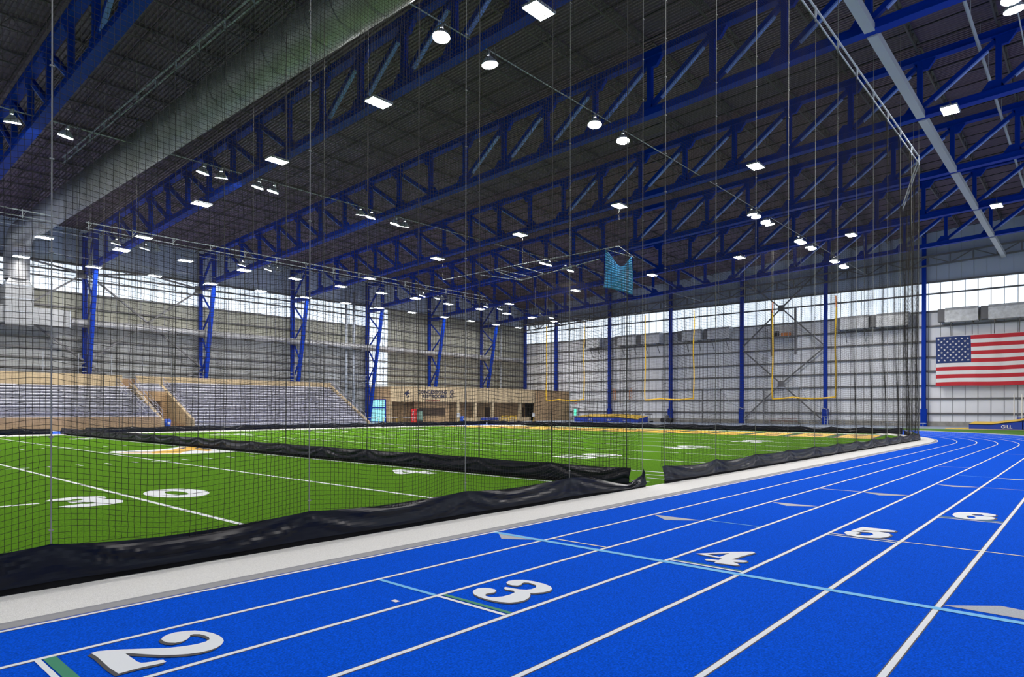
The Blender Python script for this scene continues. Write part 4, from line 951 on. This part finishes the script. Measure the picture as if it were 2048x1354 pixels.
# ------------------------------------------------------------------ landing mats and gear by the end wall
def landing_mat(x, y, rz, segs, label, words, bk=0.45):
    r = stand('landing_mat', (x, y, 0.031), rz); tag(r, label, 'landing mat')
    for (a, b, ha, hb, dp) in segs:
        o = MB(); n = 0
        o.v += [(a,0,0),(b,0,0),(b,dp,0),(a,dp,0),(a,0,ha),(b,0,hb),(b,dp,hb+bk),(a,dp,ha+bk)]
        o.f += [(0,3,2,1),(4,5,6,7),(0,1,5,4),(1,2,6,5),(2,3,7,6),(3,0,4,7)]; o.m += [0,1,0,0,0,0]
        o.build('mat_section', [M['matblue'], M['matyel']], r)
        o = MB(); o.beam((a,-0.01,ha-0.05),(b,-0.01,hb-0.05),0.02,0.10); o.build('black_band', M['black'], r)
    for (wx, wz, sz, s) in words: text('lettering', s, sz, (wx, -0.02, wz), 0, M['signw'], r, 0.01)
    return r
landing_mat(86.5, 10.3, -math.pi/2, [(0.0,2.0,0.55,0.55,4.5),(2.0,4.6,0.55,0.95,4.5),(4.7,8.0,0.95,0.95,4.5)], 'blue landing mat with a yellow top and a sloped side below the flag', [(3.3, 0.12, 0.48, 'GILL')], bk=0.2)
landing_mat(88.5, 64.6, -math.pi/2, [(0.0,4.6,0.75,0.80,4.5),(4.6,8.0,0.8,0.8,3.5),(8.2,12.0,0.85,0.5,3.0)], 'long blue landing mat with a yellow top beside the concession building', [(3.2,0.2,0.42,'GILL'),(9.6,0.2,0.30,'GILL'),(6.8,0.2,0.4,'GILL')])
o = MB(); o.poly_extrude([(85.9, 12.4), (85.9, V0+1), (92.5, V0+1), (92.5, 11.0), (88, 12.6)], 0.0, 0.03); tag(o.build('yellow_apron_mat', M['matyel']), 'thin yellow mat lying under the landing mat below the flag', 'mat')
for (y, l) in ((6.75, 'left'), (6.05, 'right')):
    r = stand('vault_standard', (91.5, y, 0.03)); tag(r, 'tall thin pole vault standard behind the landing mat, %s of the pair' % l, 'pole'); o = MB(); o.tube((0,0,0),(0,0,3.8),0.05,8); o.build('upright', M['signw'], r); o = MB(); o.box(-0.5,0.5,-0.15,0.15,0,0.06); o.build('foot', M['black'], r)
r = stand('vault_box_cover', (93.2, 6.0, 0.0)); tag(r, 'dark blue pad behind the landing mat below the flag', 'pad'); o = MB(); o.box(-0.4,0.4,-0.5,0.6,0,1.25); o.build('pad', M['matblue'], r); o = MB(); o.box(-0.42,0.42,-0.1,0.0,0.9,1.27); o.build('strap', M['black'], r)
def hurdles(x, y, n, label, k=5):
    r = stand('hurdle_cart', (x, y, 0)); tag(r, label, 'hurdle cart')
    o = MB(); o.box(-0.5, 0.5, -n*0.13-0.2, n*0.13+0.2, 0.22, 0.3); o.build('cart_base', M['lsteel'], r)
    for i in range(n):
        yy = (i-(n-1)/2)*0.26; o = MB(); o.tube((-0.45,yy,0.3),(-0.45,yy,1.35),0.025,5); o.tube((0.45,yy,0.3),(0.45,yy,1.35),0.025,5); o.box(-0.58,0.58,yy-0.015,yy+0.015,1.25,1.35); o.build('hurdle', M['gsteel'], r)
    for sy in (-1, 1): o = MB(); o.tube((-0.45, sy*n*0.12, 0.11),(0.45, sy*n*0.12, 0.11),0.11,8); o.build('wheel', M['black'], r)
hurdles(93.0, 58.8, 6, 'cart of dark hurdles behind the long landing mat'); hurdles(93.0, 55.5, 5, 'cart of dark hurdles just right of the blue column behind the long mat')
hurdles(93.2, 54.0-0.6, 4, 'cart of dark hurdles nearest the middle goal, by the blue column')
def bench(x, y, ln, label, m='alu', rows=2):
    r = stand('team_bench', (x, y, 0)); tag(r, label, 'bench')
    for i in range(rows):
        o = MB(); o.box(-0.15-0.45*i, 0.15-0.45*i, -ln/2, ln/2, 0.42+0.35*i, 0.47+0.35*i); o.build('plank', M[m], r)
    for sy in (-0.42, 0, 0.42):
        o = MB(); o.tube((-0.45*(rows-1), sy*ln, 0), (-0.45*(rows-1), sy*ln, 0.42+0.35*(rows-1)), 0.03, 6); o.tube((0.1, sy*ln, 0), (0.1, sy*ln, 0.42), 0.03, 6); o.tube((-0.45*(rows-1), sy*ln, 0.05), (0.1, sy*ln, 0.05), 0.02, 6); o.build('leg', M['lsteel'], r)
bench(94.5, 46.2, 6.0, 'long pale bench left of the black cage post near the end wall', 'alu', 2); bench(94.5, 26.0, 2.6, 'small pale bench beside the blue column right of the cross bracing', 'lsteel', 3)
bench(95.5, 33.2, 4.0, 'dark red stacked benches under the cross bracing', 'darkred', 2); bench(95.5, 29.6, 3.0, 'grey stacked bench right of the dark red benches', 'lsteel', 2)
bench(95.0, 20.6, 7.0, 'row of dark stacked benches seen through the right part of the near net', 'gsteel', 3); bench(93.2, 17.6, 4.5, 'low pale bench nearest the net corner', 'lsteel', 1)
r = stand('line_marker_cart', (94.0, 50.6, 0)); tag(r, 'small dark tractor-like cart with fat tyres near the end wall', 'cart'); o = MB(); o.box(-0.4,0.4,-0.6,0.6,0.35,0.75); o.box(-0.3,0.3,-0.2,0.3,0.75,1.1); o.tube((0,0.1,1.1),(0,0.35,1.6),0.03,6); o.build('body', M['gsteel'], r)
for sx in (-0.5,0.5):
    for sy in (-0.5,0.5): o = MB(); o.tube((sx-0.12,sy,0.35),(sx+0.12,sy,0.35),0.35,14); o.build('wheel', M['black'], r)
def cage(y0, y1, x, label):
    r = stand('throwing_cage', (x, y0, 0)); tag(r, label, 'cage')
    w_ = y1-y0
    for yy in (0, w_): o = MB(); o.tube((0,yy,0),(0,yy,5.1),0.09,8); o.build('post', M['black'] if yy == 0 else M['gsteel'], r)
    o = MB(); o.tube((0,0,5.1),(0,w_,5.1),0.06,8); o.build('top_bar', M['lsteel'], r)
    P = [(0.3,-0.3-3.2*(1-math.cos(t)),5.0-2.2*math.sin(t)*0.6-1.0*t) for t in np.linspace(0,1.57,8)]+[(0.3,-3.6,0)]
    o = MB(); o.path(P, 0.045, 6); o.build('curved_pole', M['lsteel'], r)
    netting(r, (0.05, 0.0), (0.05, w_), [0, w_], 0.1, 5.0, 0.10, 0.004, 5, sag=0.2, belly=0.6)
cage(41.4, 44.2, 93.0, 'black framed throwing cage left of the blue column in the middle of the end wall'); cage(30.2, 35.0, 93.0, 'black framed throwing cage with bunched netting under the cross bracing')
# platform with ladder
r = stand('service_platform', (U1-1.6, 33.8, 0)); tag(r, 'steel service platform with equipment high on the end wall by the cross bracing', 'platform')
for yy in (-1.75, 1.6): o = MB(); o.box(0.2, 0.45, yy-0.13, yy+0.13, 9.9, 16.7); o.build('post', M['gsteel'], r)
o = MB(); o.box(-0.6, 0.9, -1.9, 2.0, 12.45, 12.6); o.build('deck', M['gsteel'], r)
o = MB(); o.box(-0.2, 0.4, -1.1, 0.1, 12.6, 13.1); o.build('equipment_box', M['orange'], r); o = MB(); o.box(-0.2, 0.3, 0.5, 1.1, 12.6, 13.4); o.build('equipment_box', M['black'], r)
handrail(r, (-0.55, -1.9, 12.6), (-0.55, 2.0, 12.6), 1.1, 5)
o = MB(); 
for yy in (2.3, 2.9): o.tube((0.5, yy, 1.5), (0.5, yy, 13.9), 0.04, 6)
for z in np.arange(1.7, 13.8, 0.35): o.tube((0.5, 2.3, z), (0.5, 2.9, z), 0.018, 5)
for z in (5.5, 7.5, 9.5, 11.5, 13.5): o.tube((0.5,2.2,z),(-0.2,2.3,z),0.025,5); o.tube((-0.2,2.3,z),(-0.2,2.95,z),0.025,5); o.tube((-0.2,2.95,z),(0.5,3.0,z),0.025,5)
o.build('ladder', M['gsteel'], r)
r = stand('wall_hoist_frame', (U1-0.5, 61.2, 0)); tag(r, 'faded orange frame on the end wall right of the mat side column', 'frame')
for yy in (1.6, -1.6): o = MB(); [o.box(-0.03,0.03,yy+q-0.03,yy+q+0.03,3.7,5.6) for q in (-0.22,0.22)]; [o.box(-0.03,0.03,yy-0.22,yy+0.22,q-0.03,q+0.03) for q in (3.7,4.1,5.2,5.57)]; o.build('side_post', M['orange'], r)
o = MB(); o.box(-0.08,0.08,-1.6,1.6,5.4,5.55); o.build('cross_rail', M['lsteel'], r)
